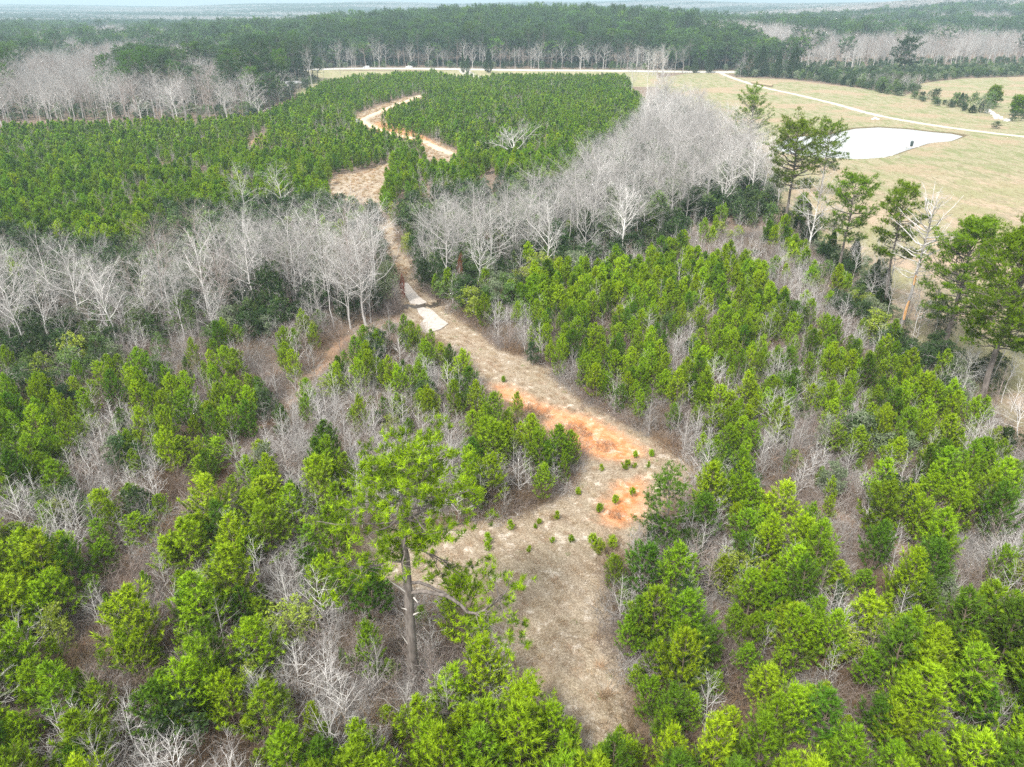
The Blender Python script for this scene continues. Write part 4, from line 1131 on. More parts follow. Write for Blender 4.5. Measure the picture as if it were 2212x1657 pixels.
# seedlings on the bare ground
seedl = [(1025,1225,1),(1027,1270,.8),(1170,1137,.9),(680,1295,.6),(1437,1218,.6),(1560,1217,.8),(1285,1275,.6),(1350,1100,.6),(1330,1128,.5),(1600,915,.8),(1745,765,.7),(1900,755,1.1),(1960,680,.8),(2065,675,.8),(1830,970,.9),(1730,1025,.9),(1945,920,.9),(1700,1262,1.4),(1735,1290,1.3),(1815,1255,1.3),(1130,205,.8),(2040,740,.6),(1955,745,.6),(1460,1070,.8)]
SD = Kind('pine_seedling', [young_pine(700 + i, H=1.2, Rm=.62, whorl=.16, nn=12, L=.22, wid=.02, step=.12) for i in range(2)], ['bark_pine_young'], ['pine_light'], 1.2, .62)
for x, y, s in seedl:
    u, v = 701.8 + x * .3416, 755.7 + y * .3416; p = at(u, v); SD.add(p[0], p[1], .95 * s, .46 * s, hand=True)
HB = np.array(hand)
def free_of_hand(X, Y, r=1.0):
    ok = np.ones(len(X), bool)
    for hx, hy, hr in HB: ok &= (X - hx) ** 2 + (Y - hy) ** 2 > (hr * r) ** 2
    return ok

CHARS = list("PqbeETsyogYMF.")
def probs(table, z):
    p = np.zeros(len(z))
    for c, v in table.items(): p[z == c] = v
    return p
def layer(s, ymin, ymax, seed, Hmean, table, handr=1.0, midf=.55, basebad='.F'):
    X, Y, R = jgrid(s, ymin, ymax, seed)
    Z = terrain(X, Y); H = Hmean * (.72 + .5 * R.random(len(X)))
    u, v, d = project(X, Y, Z + H * midf); z = zone(u, v)
    ub, vb, _ = project(X, Y, Z); zb = zone(ub, vb)
    keep = (R.random(len(X)) < probs(table, z)) & (u > -170) & (u < PW + 170) & (v < PH + 230)
    for c in basebad: keep &= (zb != c)
    keep &= (zb != 'o') | (R.random(len(X)) < .12)
    keep[keep] = free_of_hand(X[keep], Y[keep], handr) | (Y[keep] > 130)
    return X[keep], Y[keep], H[keep], z[keep], R

X, Y, H, z, R = layer(2.1, 24, 150, 1, 5.0, dict(P=.93, q=.42, b=.07, e=.10, E=.02, s=.05, y=.15, o=.0, g=.1, Y=1))
nr_ = 1 - sm(38, 85, Y); H = H * (1 + .18 * nr_); thin = R.random(len(X)) > .04 * nr_
YP.add_many(X[thin], Y[thin], H[thin], (H * (.265 + .06 * nr_) * (.8 + .4 * R.random(len(X))))[thin], R.choice([0, 0, 0, 1, 1, 2], thin.sum()))
X, Y, H, z, R = layer(2.3, 150, 640, 2, 4.6, dict(P=.9, q=.4, b=.07, e=.1, E=.03, Y=.95))
gap = np.sin(X * .13 + 2.5 * np.sin(Y * .06)) * np.sin(Y * .075 + X * .035 + 1) + .35 * np.sin(X * .31) * np.sin(Y * .27); rowg = np.sin((X * .35 + Y) * 1.35)
k = ((z == 'Y') | (Y < 200)) & (R.random(len(X)) < np.where(gap > .45, .35, .96))
tone = np.where(np.sin(X * .04 + Y * .02) + R.normal(size=len(X)) * .8 > .4, 1, 3); tone = np.where(R.random(len(X)) < .14, 2, np.where(R.random(len(X)) < .12, 0, tone))
YP.add_many(X[k], Y[k], H[k], H[k] * .29 * (.75 + .5 * R.random(k.sum())), tone[k])
X, Y, H, z, R = layer(1.45, 24, 135, 3, 4.9, dict(P=.08, q=.50, b=.90, e=.22, E=.25, s=.2, y=.4, g=.4, o=.05, T=.3))
SAP.add_many(X, Y, H, H * .36 * (.8 + .4 * R.random(len(X))), R.choice([0, 0, 0, 1, 1, 2], len(X)))
X, Y, H, z, R = layer(2.9, 135, 640, 4, 5.0, dict(P=.15, q=.5, b=.8, e=.3, E=.45, Y=.7))
pn = np.sin(X * .13 + 2.5 * np.sin(Y * .06)) * np.sin(Y * .075 + X * .035 + 1) + .35 * np.sin(X * .31) * np.sin(Y * .27); k = (z != 'Y') | (pn > .4) | (R.random(len(X)) < .25)
SAP.add_many(X[k], Y[k], H[k], H[k] * .28, R.choice([0, 1, 1, 2], k.sum()))
X, Y, H, z, R = layer(2.7, 24, 190, 5, 3.6, dict(P=.04, q=.14, b=.18, e=.85, E=.75, T=.45, s=.9, y=.7, g=.2))
c = np.where(z == 's', 3, np.where(z == 'y', 2, R.choice([0, 0, 1, 1, 2, 3], len(X)))); c = np.where((z == 'E') | (z == 'T'), R.choice([0, 0, 0, 1], len(X)), c)
Hs = np.where((z == 'E') | (z == 'e'), H * 1.25, H)
c = np.where((z == 'b') & (R.random(len(X)) < .4), 2, c)
LT.add_many(X, Y, Hs, Hs * .42 * (.8 + .4 * R.random(len(X))), c)

X, Y, H, z, R = layer(3.4, 190, 400, 6, 4.4, dict(e=.8, E=.55))
LT.add_many(X, Y, H, H * .45, R.choice([0, 0, 1, 3], len(X)))
# --- leafless tall trees: the two belts by the creek
def belt(poly, s, seed, H0, H1, ymin, ymax):
    X, Y, R = jgrid(s, ymin, ymax, seed); Z = terrain(X, Y); u, v, _ = project(X, Y, Z)
    k = in_poly(u, v, poly) & (zone(u, v) != '.')
    return X[k], Y[k], R.uniform(H0, H1, k.sum()), R
X, Y, H, R = belt(TALL_LEFT, 3.7, 21, 7, 17, 60, 220); BT.add_many(X, Y, H, H * .36, R.choice([0, 0, 1, 1, 2], len(X)))
X, Y, H, R = belt(TALL_RIGHT, 4.2, 22, 7, 17, 80, 420); BT.add_many(X, Y, H, H * .38, R.choice([0, 1, 1, 1], len(X)))

for poly, sd_, y0, y1 in ((TALL_LEFT, 41, 60, 220), (TALL_RIGHT, 42, 80, 400)):
    X, Y, H, R = belt(poly, 7.5, sd_, 4.5, 9.5, y0, y1); LT.add_many(X, Y, H, H * .30, R.choice([0, 0, 1, 3], len(X)))
    X, Y, H, R = belt(poly, 4.5, sd_ + 5, 5, 9, y0, y1); SAP.add_many(X, Y, H, H * .30, R.choice([0, 1, 2], len(X)))
def tall(kd, u, v, vt, Rr, col=0, var=None, **kw):
    p = at(u, v); kd.add(p[0], p[1], float(np.clip(zat(p[1], vt) - p[2], 2, 32)), Rr, col=col, var=var, hand=True, **kw)
for (u, v, vt, Rr) in [(790,703,470,6),(757,710,480,5),(722,712,500,5),(815,660,420,7),(770,640,405,7.5),(700,650,410,7),(640,660,430,6),(560,690,450,6),(466,742,610,3),(385,745,560,3.4),(405,750,570,3.2),(255,770,560,4.5),(245,742,545,5),
        (60,720,505,5.5),(15,735,480,5.5),(330,735,545,4.5),(530,482,345,5),(618,470,350,4.5),(1275,582,500,3.5),(1340,570,400,5),(1185,600,400,5.5),(1030,640,480,4),(1065,610,440,4.5),(1560,470,300,5),
        (1745,557,345,6),(1838,621,510,2.6),(2071,854,752,3),(1395,222,100,8),(1425,235,118,7),(1365,215,112,6),(2195,962,850,3.5),
        (809,158,72,7),(765,154,84,6),(735,164,82,6),(700,172,92,6),(675,188,95,6),(645,170,96,5),(246,262,160,9),(383,272,171,8),(10,284,167,8),(492,265,195,6),(157,268,186,6),(307,272,208,5),(560,262,205,6),(605,232,150,6),(630,215,150,6),(90,275,190,6)]:
    tall(BT, u, v, vt, Rr, col=0 if v > 200 else 1)
for (u, v, vt, w, c) in [(945,645,535,42,0),(915,632,555,30,0),(995,640,550,14,4),(872,655,590,12,4),(880,555,505,24,2),(545,715,640,40,1),(575,705,655,35,1),(845,728,690,34,1),(680,735,700,35,1),(1150,790,735,34,0),(1050,655,610,30,1),(1000,655,600,36,0),
        (1200,605,552,38,2),(1080,600,560,32,1),(1130,590,550,40,1),(95,800,690,60,0),(60,790,720,50,0),(270,690,655,30,0),(1465,1375,1255,50,0),(1795,1345,1250,26,0),(1850,985,890,75,3),(1780,990,905,45,3),(1525,1030,955,38,3),(1690,1040,968,18,1),(1560,958,925,20,1),
        (1890,1120,1050,50,1),(1870,1350,1320,36,2),(575,1040,955,55,3),(265,1020,965,22,1),(745,1460,1395,22,1),(380,1620,1520,36,0),(2125,1250,1210,16,2),(2180,1110,930,34,1),(20,1440,1350,40,2),(1935,770,710,50,0),(2000,790,735,50,0),(1850,680,640,40,0),(1905,745,700,45,0),(2160,1000,920,50,0),(2050,900,830,45,1),(1705,480,455,30,0),
        (1747,170,136,16,0),(1775,172,140,16,0),(1800,176,150,20,0),(1830,180,155,20,0),(1882,168,140,14,0),(1860,188,160,22,1),(1900,196,165,22,1),(1930,204,172,22,1),(1600,166,135,14,0),(1625,165,128,16,0),(1250,210,180,8,0),(2018,216,190,26,0),(2006,214,196,16,3),(2060,230,198,22,1),(2080,234,204,20,0),(2098,238,200,26,1),(2116,244,206,22,3),(2136,236,196,26,1),(2150,278,262,20,0),(2186,262,238,22,0),(2130,246,218,12,3),(1975,212,198,9,3),(2205,262,240,15,0)]:
    p = at(u, v); H = float(np.clip(zat(p[1], vt) - p[2], 1.5, 14)); d = float(project(*p)[2]); LT.add(p[0], p[1], H, w * .5 / F * d * 1.05, col=c, hand=True)
for (u, v, vt, w) in [(1795,608,548,20),(1865,648,592,20),(1842,600,540,22),(1880,640,560,24),(2072,231,200,12),(1677,169,108,18),(1640,166,98,26),(1710,170,100,24),(1000,158,112,9),(1010,158,120,8),(1055,158,105,18),(1615,166,110,16),(1500,158,120,14),(1530,158,100,16)]:
    p = at(u, v); H = float(np.clip(zat(p[1], vt) - p[2], 2, 22)); d = float(project(*p)[2]); CD.add(p[0], p[1], H, w * .62 / F * d, hand=True)

edge_w = atline([(1700,480),(1722,530),(1818,602),(1898,682),(1955,727),(2050,803),(2125,885),(2240,990)])
R = np.random.default_rng(88)
for i in range(len(edge_w) - 1):
    a, b = edge_w[i], edge_w[i + 1]; n = int(np.linalg.norm(b - a) / .95)
    for k in range(n):
        q = a + (b - a) * (k + R.random()) / n; n2 = np.array([-(b - a)[1], (b - a)[0]]); n2 = n2 / np.linalg.norm(n2); o = R.uniform(-1.0, 5.5)
        x, y = q[0] + n2[0] * o, q[1] + n2[1] * o; r_ = R.random()
        if r_ < .30: SAP.add(x, y, R.uniform(4, 8), R.uniform(1.6, 2.6), col=int(R.integers(0, 3)))
        elif r_ < .66: LT.add(x, y, R.uniform(2.2, 4.6), R.uniform(1.3, 2.4), col=int(R.choice([0, 0, 1, 3])))
        elif r_ < .74: CD.add(x, y, R.uniform(3.5, 6), R.uniform(1.2, 1.8))
        elif r_ < .92: BT.add(x, y, R.uniform(7, 13), R.uniform(2, 3.4), col=int(R.integers(0, 2)))
hedge = atline([(1740,172),(1800,180),(1860,190),(1930,205),(1990,216),(2010,222),(2050,232),(2110,246),(2130,250)])
for i in range(len(hedge) - 1):
    a, b = hedge[i], hedge[i + 1]; n = max(1, int(np.linalg.norm(b - a) / 2.6))
    for k in range(n):
        q = a + (b - a) * (k + R.random()) / n; x, y = q[0] + R.normal() * 1.5, q[1] + R.normal() * 2.5; r_ = R.random(); big = 1.0 if i < 4 else .75
        if r_ < .55: LT.add(x, y, R.uniform(2.5, 5) * big, R.uniform(1.6, 2.8) * big, col=int(R.choice([0, 0, 3, 1])))
        elif r_ < .75: SAP.add(x, y, R.uniform(3, 6) * big, R.uniform(1.6, 2.4), col=int(R.integers(1, 3)))
        elif r_ < .88: CD.add(x, y, R.uniform(4, 7) * big, R.uniform(1.5, 2.4))

# --- the mature woods round the clearing and beyond the road
HOUSES = [at(629,190), at(1321,112), at(1783,74), at(1735,82)]
LBASE = [(-400,286),(0,285),(300,274),(540,260),(600,234),(645,204),(690,176),(640,158),(-400,172)]
RSTRIP = [(1400,170),(1480,158),(1545,155),(1550,152),(1400,152)]
RSTRIP2 = [(1590,166),(1700,170),(1850,188),(1980,205),(1985,180),(2080,169),(2600,158),(3000,150),(3000,128),(2211,146),(2000,153),(1800,158),(1590,160)]
X, Y, R = jgrid(8.0, 300, 1500, 31, wide=.80, pad=60)
Z = terrain(X, Y); u, v, d = project(X, Y, Z)
roady = np.interp(X, ROAD_W[:, 0], ROAD_W[:, 1])
beyond = Y > roady + 15
k = (beyond | in_poly(u, v, LBASE) | in_poly(u, v, RSTRIP) | in_poly(u, v, RSTRIP2)) & (np.abs(Y - roady) > 13)
for h in HOUSES: k &= ((X - h[0]) ** 2 + (Y - h[1]) ** 2 > 14 ** 2) & ~((np.abs(X - h[0] * Y / h[1]) < 9) & (Y < h[1]) & (Y > h[1] - 45))
X, Y, u, v, d, roady, beyond = [q[k] for q in (X, Y, u, v, d, roady, beyond)]
nz_ = .5 + .33 * np.sin(X * .055 + 2.2 * np.sin(Y * .012 + 1)) * np.sin(Y * .022 + 1.8 * np.sin(X * .023)) + .25 * np.sin(X * .019 + Y * .009 + 2); wr = np.where(u < 760, .42, .38); nz_ = (1 - wr) * nz_ + wr * R.random(len(X))
uj = u + 90 * np.sin(Y * .021 + X * .008) + R.normal(size=len(X)) * 60
pp = np.where(~beyond & (u < 700), np.where(v > 238, .24, .48), np.where(uj < 760, .44, np.where(uj < 1400, .74, .38)))
pp = np.where(beyond & (Y < roady + 30) & (u > 760) & (u < 1400), .42, pp)
pp = np.where(~beyond & (u > 1400), .35, pp)
pp = np.where(beyond & (u > 1850) & (Y < roady + 170), .10, pp)
pp = np.where(beyond & (u > 1400) & (u < 1600) & (Y < roady + 200), .9, pp)
ispine = nz_ * .9 + .05 < pp
Hh = np.where(ispine, R.uniform(12, 24, len(X)) + 4 * (R.random(len(X)) > .85), R.uniform(13, 21, len(X))); Hh = np.where(~beyond & (u > 1700), np.minimum(Hh * .6, np.maximum(2.5, zat(Y, 157) - terrain(X, Y))), np.where(~beyond & (u > 1550), Hh * .6, Hh))
tallrow = beyond & (uj > 760) & (uj < 1400); Hh = np.where(tallrow & ispine, Hh + 4, Hh)
kp = ispine; MP.add_many(X[kp], Y[kp], Hh[kp], np.minimum(R.uniform(3.8, 6.2, kp.sum()), Hh[kp] * .3), R.choice([0, 0, 0, 2], kp.sum()))
kb = ~ispine; BT.add_many(X[kb], Y[kb], Hh[kb], Hh[kb] * .36, R.choice([1, 1, 1, 2], kb.sum()))
# low evergreens and saplings along the wood's edge
X, Y, R = jgrid(5.0, 330, 720, 33); Z = terrain(X, Y); u, v, d = project(X, Y, Z); roady = np.interp(X, ROAD_W[:, 0], ROAD_W[:, 1])
k = (in_poly(u, v, RSTRIP2) & (Y < roady - 9)) | ((Y > roady + 11) & (Y < roady + 60) & (R.random(len(X)) < .35)) | (in_poly(u, v, LBASE) & (R.random(len(X)) < .5) & (Y < roady - 9))
LT.add_many(X[k], Y[k], R.uniform(3, 6, k.sum()), R.uniform(1.6, 3, k.sum()), R.choice([0, 0, 0, 1, 3], k.sum()))
k2 = in_poly(u, v, LBASE) & (R.random(len(X)) < .95); SAP.add_many(X[k2], Y[k2], R.uniform(5, 9, k2.sum()), R.uniform(2, 3, k2.sum()), R.choice([1, 2], k2.sum()))

# --- the big pines along the field's edge, each with its own shape
def own_tree(name, parts, loc, mats, label, cat, group=None, rot=0.0, lean=None):
    e = empty(name, loc); e.rotation_euler.z = rot; setp(e, label, cat, group)
    t, b, l = parts
    link('trunk', t.build_mesh(name + '_trunk', [M[mats[0]]], True), e)
    link('crown', joined([b, l] if l.v else [b]).build_mesh(name + '_crown', [M[mats[0]], M[mats[1]]] if l.v else [M[mats[0]]]), e)
    return e
EDGE = 'tall pines along the hay field edge'
for i, (u, v, vt, wpx, cf, nb, lb, kw) in enumerate([
    (1612,348,195,80,.15,60,'dense olive pine rising out of the bare trees, farthest along the field edge',{}),
    (1688,517,264,118,.50,64,'broad pine with a bare leaning trunk, in front of the pond\'s near corner',dict(r=.33)),
    (1770,425,263,72,.42,44,'dark pine overlapping the left end of the pond',{}),
    (1716,528,418,26,.55,18,'small thin pine beside the broad leaning pine',dict(r=.12)),
    (1805,600,381,104,.42,40,'open layered pine with tiered branches, standing alone against the field',dict(flat=.3)),
    (1902,682,400,100,.52,34,'pine with sparse flat branches left of the dead pine',dict(dead=16)),
    (2030,770,480,160,.34,80,'large rounded pine right of the dead pine',dict(r=.35)),
    (2112,878,494,175,.40,100,'largest edge pine, leaning out at the right border',dict(r=.38)),
    (2245,800,520,150,.3,60,'pine crown cut by the right border',dict(r=.35)),
    (1947,170,84,52,.35,46,'round dark pine standing above the right roadside trees',{}),
    (2140,232,188,28,.15,24,'bushy pine at the right end of the cedar row',dict(r=.14)),
    (2194,250,210,26,.2,24,'small pine beyond the grassy ditch near the right border',dict(r=.14))]):
    p = at(u, v); H = float(zat(p[1], vt) - p[2]); d = float(project(*(p + [0, 0, H * .7]))[2]); Rw = wpx * .5 / F * d
    hi = u < 3000 and v > 300
    parts = mature_pine(800 + i, H=H, Rm=Rw * .86, crown_from=cf * .88, nb=int(nb * 1.25), tufts=7 if hi else 5, nn=12 if hi else 9, L=.34 if hi else .7, wid=.026 if hi else .09, sub=7, **{**dict(r=.24, dead=8), **kw})
    own_tree('tall_pine', parts, (p[0], p[1], p[2] - .1), ['bark_pine', 'pine_edge' if v > 300 or v > 220 else 'pine_old'], lb, 'pine tree', EDGE if v > 300 else None)
for (u, v, vt, Rm_, cf, lf_, lb) in ((1427, 1240, 1028, 1.75, .36, 'pine_dark', 'small dark pine with a bare stem and rounded open crown, right edge of the clearing'), (1134, 1585, 1478, 1.15, .30, 'pine_light', 'little round-topped pine on a thin stem at the foot of the clearing')):
    p = at(u, v); H = float(zat(p[1], vt) - p[2])
    own_tree('small_pine', mature_pine(int(u), H=H, Rm=Rm_, crown_from=cf, nb=34, tufts=4, nn=12, L=.26, wid=.022, r=.09, sub=5, dead=4), tuple(p - [0, 0, .05]), ['bark_pine', lf_], lb, 'pine tree')
# the sprawling dead tree in the plantation
p = at(1108, 352); t_, b_, _q = grow(77, 12.0, [(12, .75, 5), (8, .45, 3), (6, .5, 2), (4, .5, 1)], .42, trunk_frac=.7, crown_from=.35, ang0=(.75, 1.2), up=.08, bend=.07, shape=lambda t: 1.1 - .5 * t, tw=.03)
own_tree('dead_tree', (t_, b_, MB()), tuple(p - [0, 0, .1]), ['bark_pale', 'bark_pale'], 'sprawling white leafless tree standing alone among the plantation pines', 'bare tree')
# the dead pine: grey, branches only, bark gone in patches
p = at(1938, 718); H = float(zat(p[1], 420) - p[2])
t_, b_, l_ = mature_pine(850, H=H, Rm=4.2, crown_from=.42, nb=54, tufts=1, sub=5, nn=1, r=.27, dead=22)
tw = MB(); R = np.random.default_rng(9); c = l_.v[0].reshape(-1, 3, 3)[:, 0]; c = c[R.random(len(c)) < .9]
prisms(tw, c, c + R.normal(size=c.shape) * .35, .018, .006, 3); b_.add(tw.v[0], tw.f[0])
e = own_tree('dead_pine', (t_, b_, MB()), (p[0], p[1], p[2] - .1), ['bark_grey', 'bark_grey'], 'dead grey pine with orange patches of bare wood on its trunk', 'dead tree')
M['bare_wood'] = wood_mat('bare_orange_wood', (.55, .30, .13), (.70, .44, .22), 6, 0)
for z0, z1 in ((2.2, 5.2), (7.5, 9.0)):
    n = 8; zz = np.linspace(z0, z1, n); a = np.linspace(-2.6, -.6, 7); base = t_.v[0].reshape(10, 9, 3); cz = base.mean(1); rz_ = np.linalg.norm(base - cz[:, None], axis=2).mean(1)
    cx = np.interp(zz, cz[:, 2], cz[:, 0]); cy = np.interp(zz, cz[:, 2], cz[:, 1]); rr_ = np.interp(zz, cz[:, 2], rz_) + .012
    rag = 1 - .35 * (np.abs(np.linspace(-1, 1, n)) ** 3)
    V = np.stack([np.column_stack([cx + rr_ * np.cos(-1.6 + (q + 1.6) * rag), cy + rr_ * np.sin(-1.6 + (q + 1.6) * rag), zz]) for q in a], 1)
    b = np.arange(n - 1)[:, None] * 7 + np.arange(6)[None]; f = np.stack([b, b + 1, b + 8, b + 7], -1).reshape(-1, 4)
    mb = MB(); mb.add(V.reshape(-1, 3), f); o = link('bare_patch', mb.build_mesh('bare_patch', [M['bare_wood']]), e)

# --- the tall pine in the foreground
def hero():
    B = at(895, 1484); by = B[1]
    def W(u, v, dy=0.):
        y = by + dy; z = zat(y, v); zc = z - CAMH; dep = y * CP - zc * SP
        return np.array([(u - PW / 2) * dep / F - B[0], dy, z - B[2]])
    R = np.random.default_rng(77); tr = MB(); br = MB(); lf = MB()
    TP = np.array([W(895,1484), W(889,1390,-.1), W(884,1310), W(880,1260), W(876,1215), W(872,1170,.1), W(876,1120,.1), W(880,1070), W(878,1020), W(881,978)])
    TP[0] = [0, 0, -.3]
    k = np.linspace(0, 1, 28); x = np.linspace(0, 1, len(TP)); P = np.column_stack([np.interp(k, x, TP[:, j]) for j in range(3)])
    rad = .37 * (1 - .80 * k ** 1.15); rad[0] *= 1.35; rad[1] *= 1.1; rad *= 1 + .05 * R.normal(size=28)
    rad[12:14] *= 1.12
    tube(tr, P, rad, 12)
    C = []; D = []; T = []
    def clump(c, r, n, out):
        c = np.asarray(c, float)
        for j in range(n + 1):
            o = R.normal(size=3) * np.array([r, r, r * .5]) * .8; q = c + o
            prisms(br, [c - out * .15], [q], .016, .007, 3)
            for s in range(2):
                C.append(q + R.normal(size=3) * .07); D.append(out * .4 + np.array([0, 0, .9]) + R.normal(size=3) * .4); T.append(np.clip(.5 + .35 * R.normal() + .5 * o[2] / r, 0, 1))  # upper tufts lighter, lower ones darker: light and shade painted through the tint
    def limb(pts, r0, r1, n=12):
        pts = np.array(pts); x = np.linspace(0, 1, len(pts)); k = np.linspace(0, 1, n)
        Q = np.column_stack([np.interp(k, x, pts[:, j]) for j in range(3)]); Q[1:-1] += R.normal(size=(n - 2, 3)) * .04
        tube(br, Q, np.linspace(r0, r1, n), 7); return Q
    # lower right limbs that dip and rise again
    a = limb([W(884,1280), W(929,1280,-.4), W(965,1286,-.7), W(990,1302,-1.), W(1015,1326,-1.2), W(1044,1319,-1.3), W(1071,1301,-1.4), W(1092,1280,-1.5)], .15, .05)
    limb([W(882,1256), W(925,1265,0), W(958,1281,-.5), W(988,1300,-.9)], .11, .07)
    ends = [(1045,1240,0),(1062,1228,.3),(1085,1238,-.3),(1112,1262,-.5),(1060,1262,0),(1090,1290,-.8),(1124,1270,-1.),(1052,1290,-1),(1040,1345,-1),(1070,1335,-1.6),(1105,1330,-1.5),(1130,1345,-1.5),(1020,1360,-.5),(1112,1375,-2.2),(1085,1382,-2),(1130,1392,-2),(1045,1385,-1.5),(1020,1395,-1),(1100,1410,-2.5),(1050,1215,1),(1010,1345,0),(1128,1255,0)]
    for u, v, dy in ends:
        e = W(u, v, dy - 1.0); i = R.integers(7, 12); q = a[i]; m = (q + e) / 2 + R.normal(size=3) * .15
        limb([q, m, e], .035, .012, 5); clump(e, .34, 5, nrm((e - q)[None])[0])
    b2 = limb([W(879,1185), W(905,1188,.5), W(929,1197,1.), W(955,1208,1.3), W(975,1224,1.5)], .07, .03)
    for u, v, dy in [(925,1225,.8),(940,1235,1),(955,1242,1.2),(985,1225,1.6),(1000,1232,1.8),(1015,1245,1.5),(1020,1222,1.8),(930,1250,.6),(965,1218,1.4),(1005,1255,1.2),(975,1240,1)]:
        e = W(u, v, dy); q = b2[R.integers(5, 12)]; limb([q, e], .03, .012, 4); clump(e, .3, 4, nrm((e - q)[None])[0])
    b3 = limb([W(873,1214), W(845,1210,-.3), W(814,1221,-.6), W(785,1226,-.9), W(750,1218,-1.1)], .09, .03)
    for u, v, dy in [(738,1205,-1),(755,1228,-1.2),(770,1208,-1),(790,1215,-1),(800,1200,-.6),(820,1205,-.6),(840,1195,-.4),(735,1235,-1.5),(760,1240,-1.4),(820,1240,-.9),(845,1232,-.6),(785,1245,-1.3),(720,1225,-1.5),(750,1262,-1.6),(720,1280,-1.8),(700,1300,-2),(730,1300,-2),(775,1270,-1.5)]:
        e = W(u, v, dy); q = b3[R.integers(4, 12)]; limb([q, e], .03, .012, 4); clump(e, .32, 4, nrm((e - q)[None])[0])
    for (u0, v0, u1, v1, dy) in [(872,1165,790,1160,.4),(874,1150,830,1178,-.6),(880,1160,930,1132,.6),(882,1150,945,1170,-.8),(878,1190,850,1172,.8),(884,1178,910,1160,-.6)]:
        q = W(u0, v0); e = W(u1, v1, dy); Q = limb([q, (q + e) / 2 + [0, 0, .12], e], .055, .02, 6)
        for j in range(5): clump(Q[R.integers(2, 6)] + R.normal(size=3) * .35, .3, 4, nrm((e - q)[None])[0])
    # the main dome
    ztop = TP[-1][2]; nbr = 30; tips = []; TPm = TP
    for i in range(nbr):
        t = (i + .5) / nbr; az = i * 2.4; q = np.array([np.interp(.60 + .38 * t, np.linspace(0, 1, 28), P[:, j]) for j in range(3)])
        ln = (5.7 - 3.4 * t) * R.uniform(.7, 1.1); el = -.02 + .40 * t
        out = np.array([math.cos(az), math.sin(az), 0]); kink = R.normal(size=3) * .25
        Q = limb([q, q + out * ln * .35 + [0, 0, ln * el * .25], q + out * ln * .7 + kink + [0, 0, ln * el * .62], q + out * ln + kink + [0, 0, ln * (el + .08)]], .085 * (1 - .5 * t), .02, 9)
        for j in range(6):
            s = .35 + .65 * (j + R.random()) / 8; c = Q[min(8, int(s * 8))]; side = np.array([-out[1], out[0], 0]) * (1 if j % 2 else -1)
            e = c + side * ln * .26 * R.uniform(.4, 1.1) + out * R.uniform(0, .5) + [0, 0, R.uniform(.05, .55)]
            prisms(br, [c], [e], .025, .012, 3); clump(e, .30, 3, nrm((e - c)[None])[0])
        clump(Q[-1], .3, 4, out)
    for _ in range(9): clump(TP[-1] + R.normal(size=3) * [.9, .9, .2] + [0, 0, .1], .3, 3, np.array([0, 0, 1.]))
    # broken stubs
    stubs = []
    for (u0, v0, u1, v1) in [(876,1278,843,1256),(874,1255,868,1236),(884,1318,866,1313),(888,1400,866,1370),(892,1328,905,1322),(893,1290,902,1302)]:
        q = W(u0, v0, -.15); e = W(u1, v1, -.4); st = MB(); tube(st, [q, (q + e) / 2, e], [.075, .05, .012], 5); stubs.append(st)
    needles(lf, np.array(C), np.array(D), .34, 15, .020, 1.5, np.array(T), R)
    e = own_tree('tall_pine', (tr, br, lf), tuple(B), ['bark_pine', 'pine_hero'], 'tallest pine of the foreground, wide flat crown, one long drooping lower limb', 'pine tree')
    for st in stubs: link('broken_branch', st.build_mesh('broken_branch', [M['bark_white']]), e)
hero()

realise(YP, 300, 'pine sapling', 'young pines of the replanted stand', ['light green', 'mid green', 'dark green', 'plain green'], 'young pine', 'dense green stand of young pines seen beyond the nearest ones', 110, 230)
realise(SAP, 300, 'bare sapling', 'leafless saplings among the young pines', ['pale', 'grey', 'brownish'], 'leafless sapling', 'leafless grey saplings filling gaps farther off', 85)
realise(LT, 260, 'shrub', 'evergreen shrubs and small broadleaved trees', ['dark leaved', 'green leaved', 'yellow green', 'grey green', 'red brown leaved'], 'shrub', 'evergreen undergrowth along the wood edges and creek', 130)
realise(CD, 60, 'cedar', 'cedars along the hay field and highway', ['dark'], 'cedar', 'cedars')
realise(BT, 300, 'bare tree', 'tall leafless trees', ['pale', 'grey', 'brownish'], 'tall leafless tree', 'leafless woodland reaching back beyond the highway', 150, 560)
realise(MP, 300, 'pine tree', 'tall pines of the surrounding woods', ['dark', 'olive', 'dense green'], 'tall pine', 'pine woodland reaching back beyond the highway', 100, 560)
realise(SD, 40, 'pine seedling', 'pine seedlings on the open ground', ['bright'], 'pine seedling', 'seedlings')

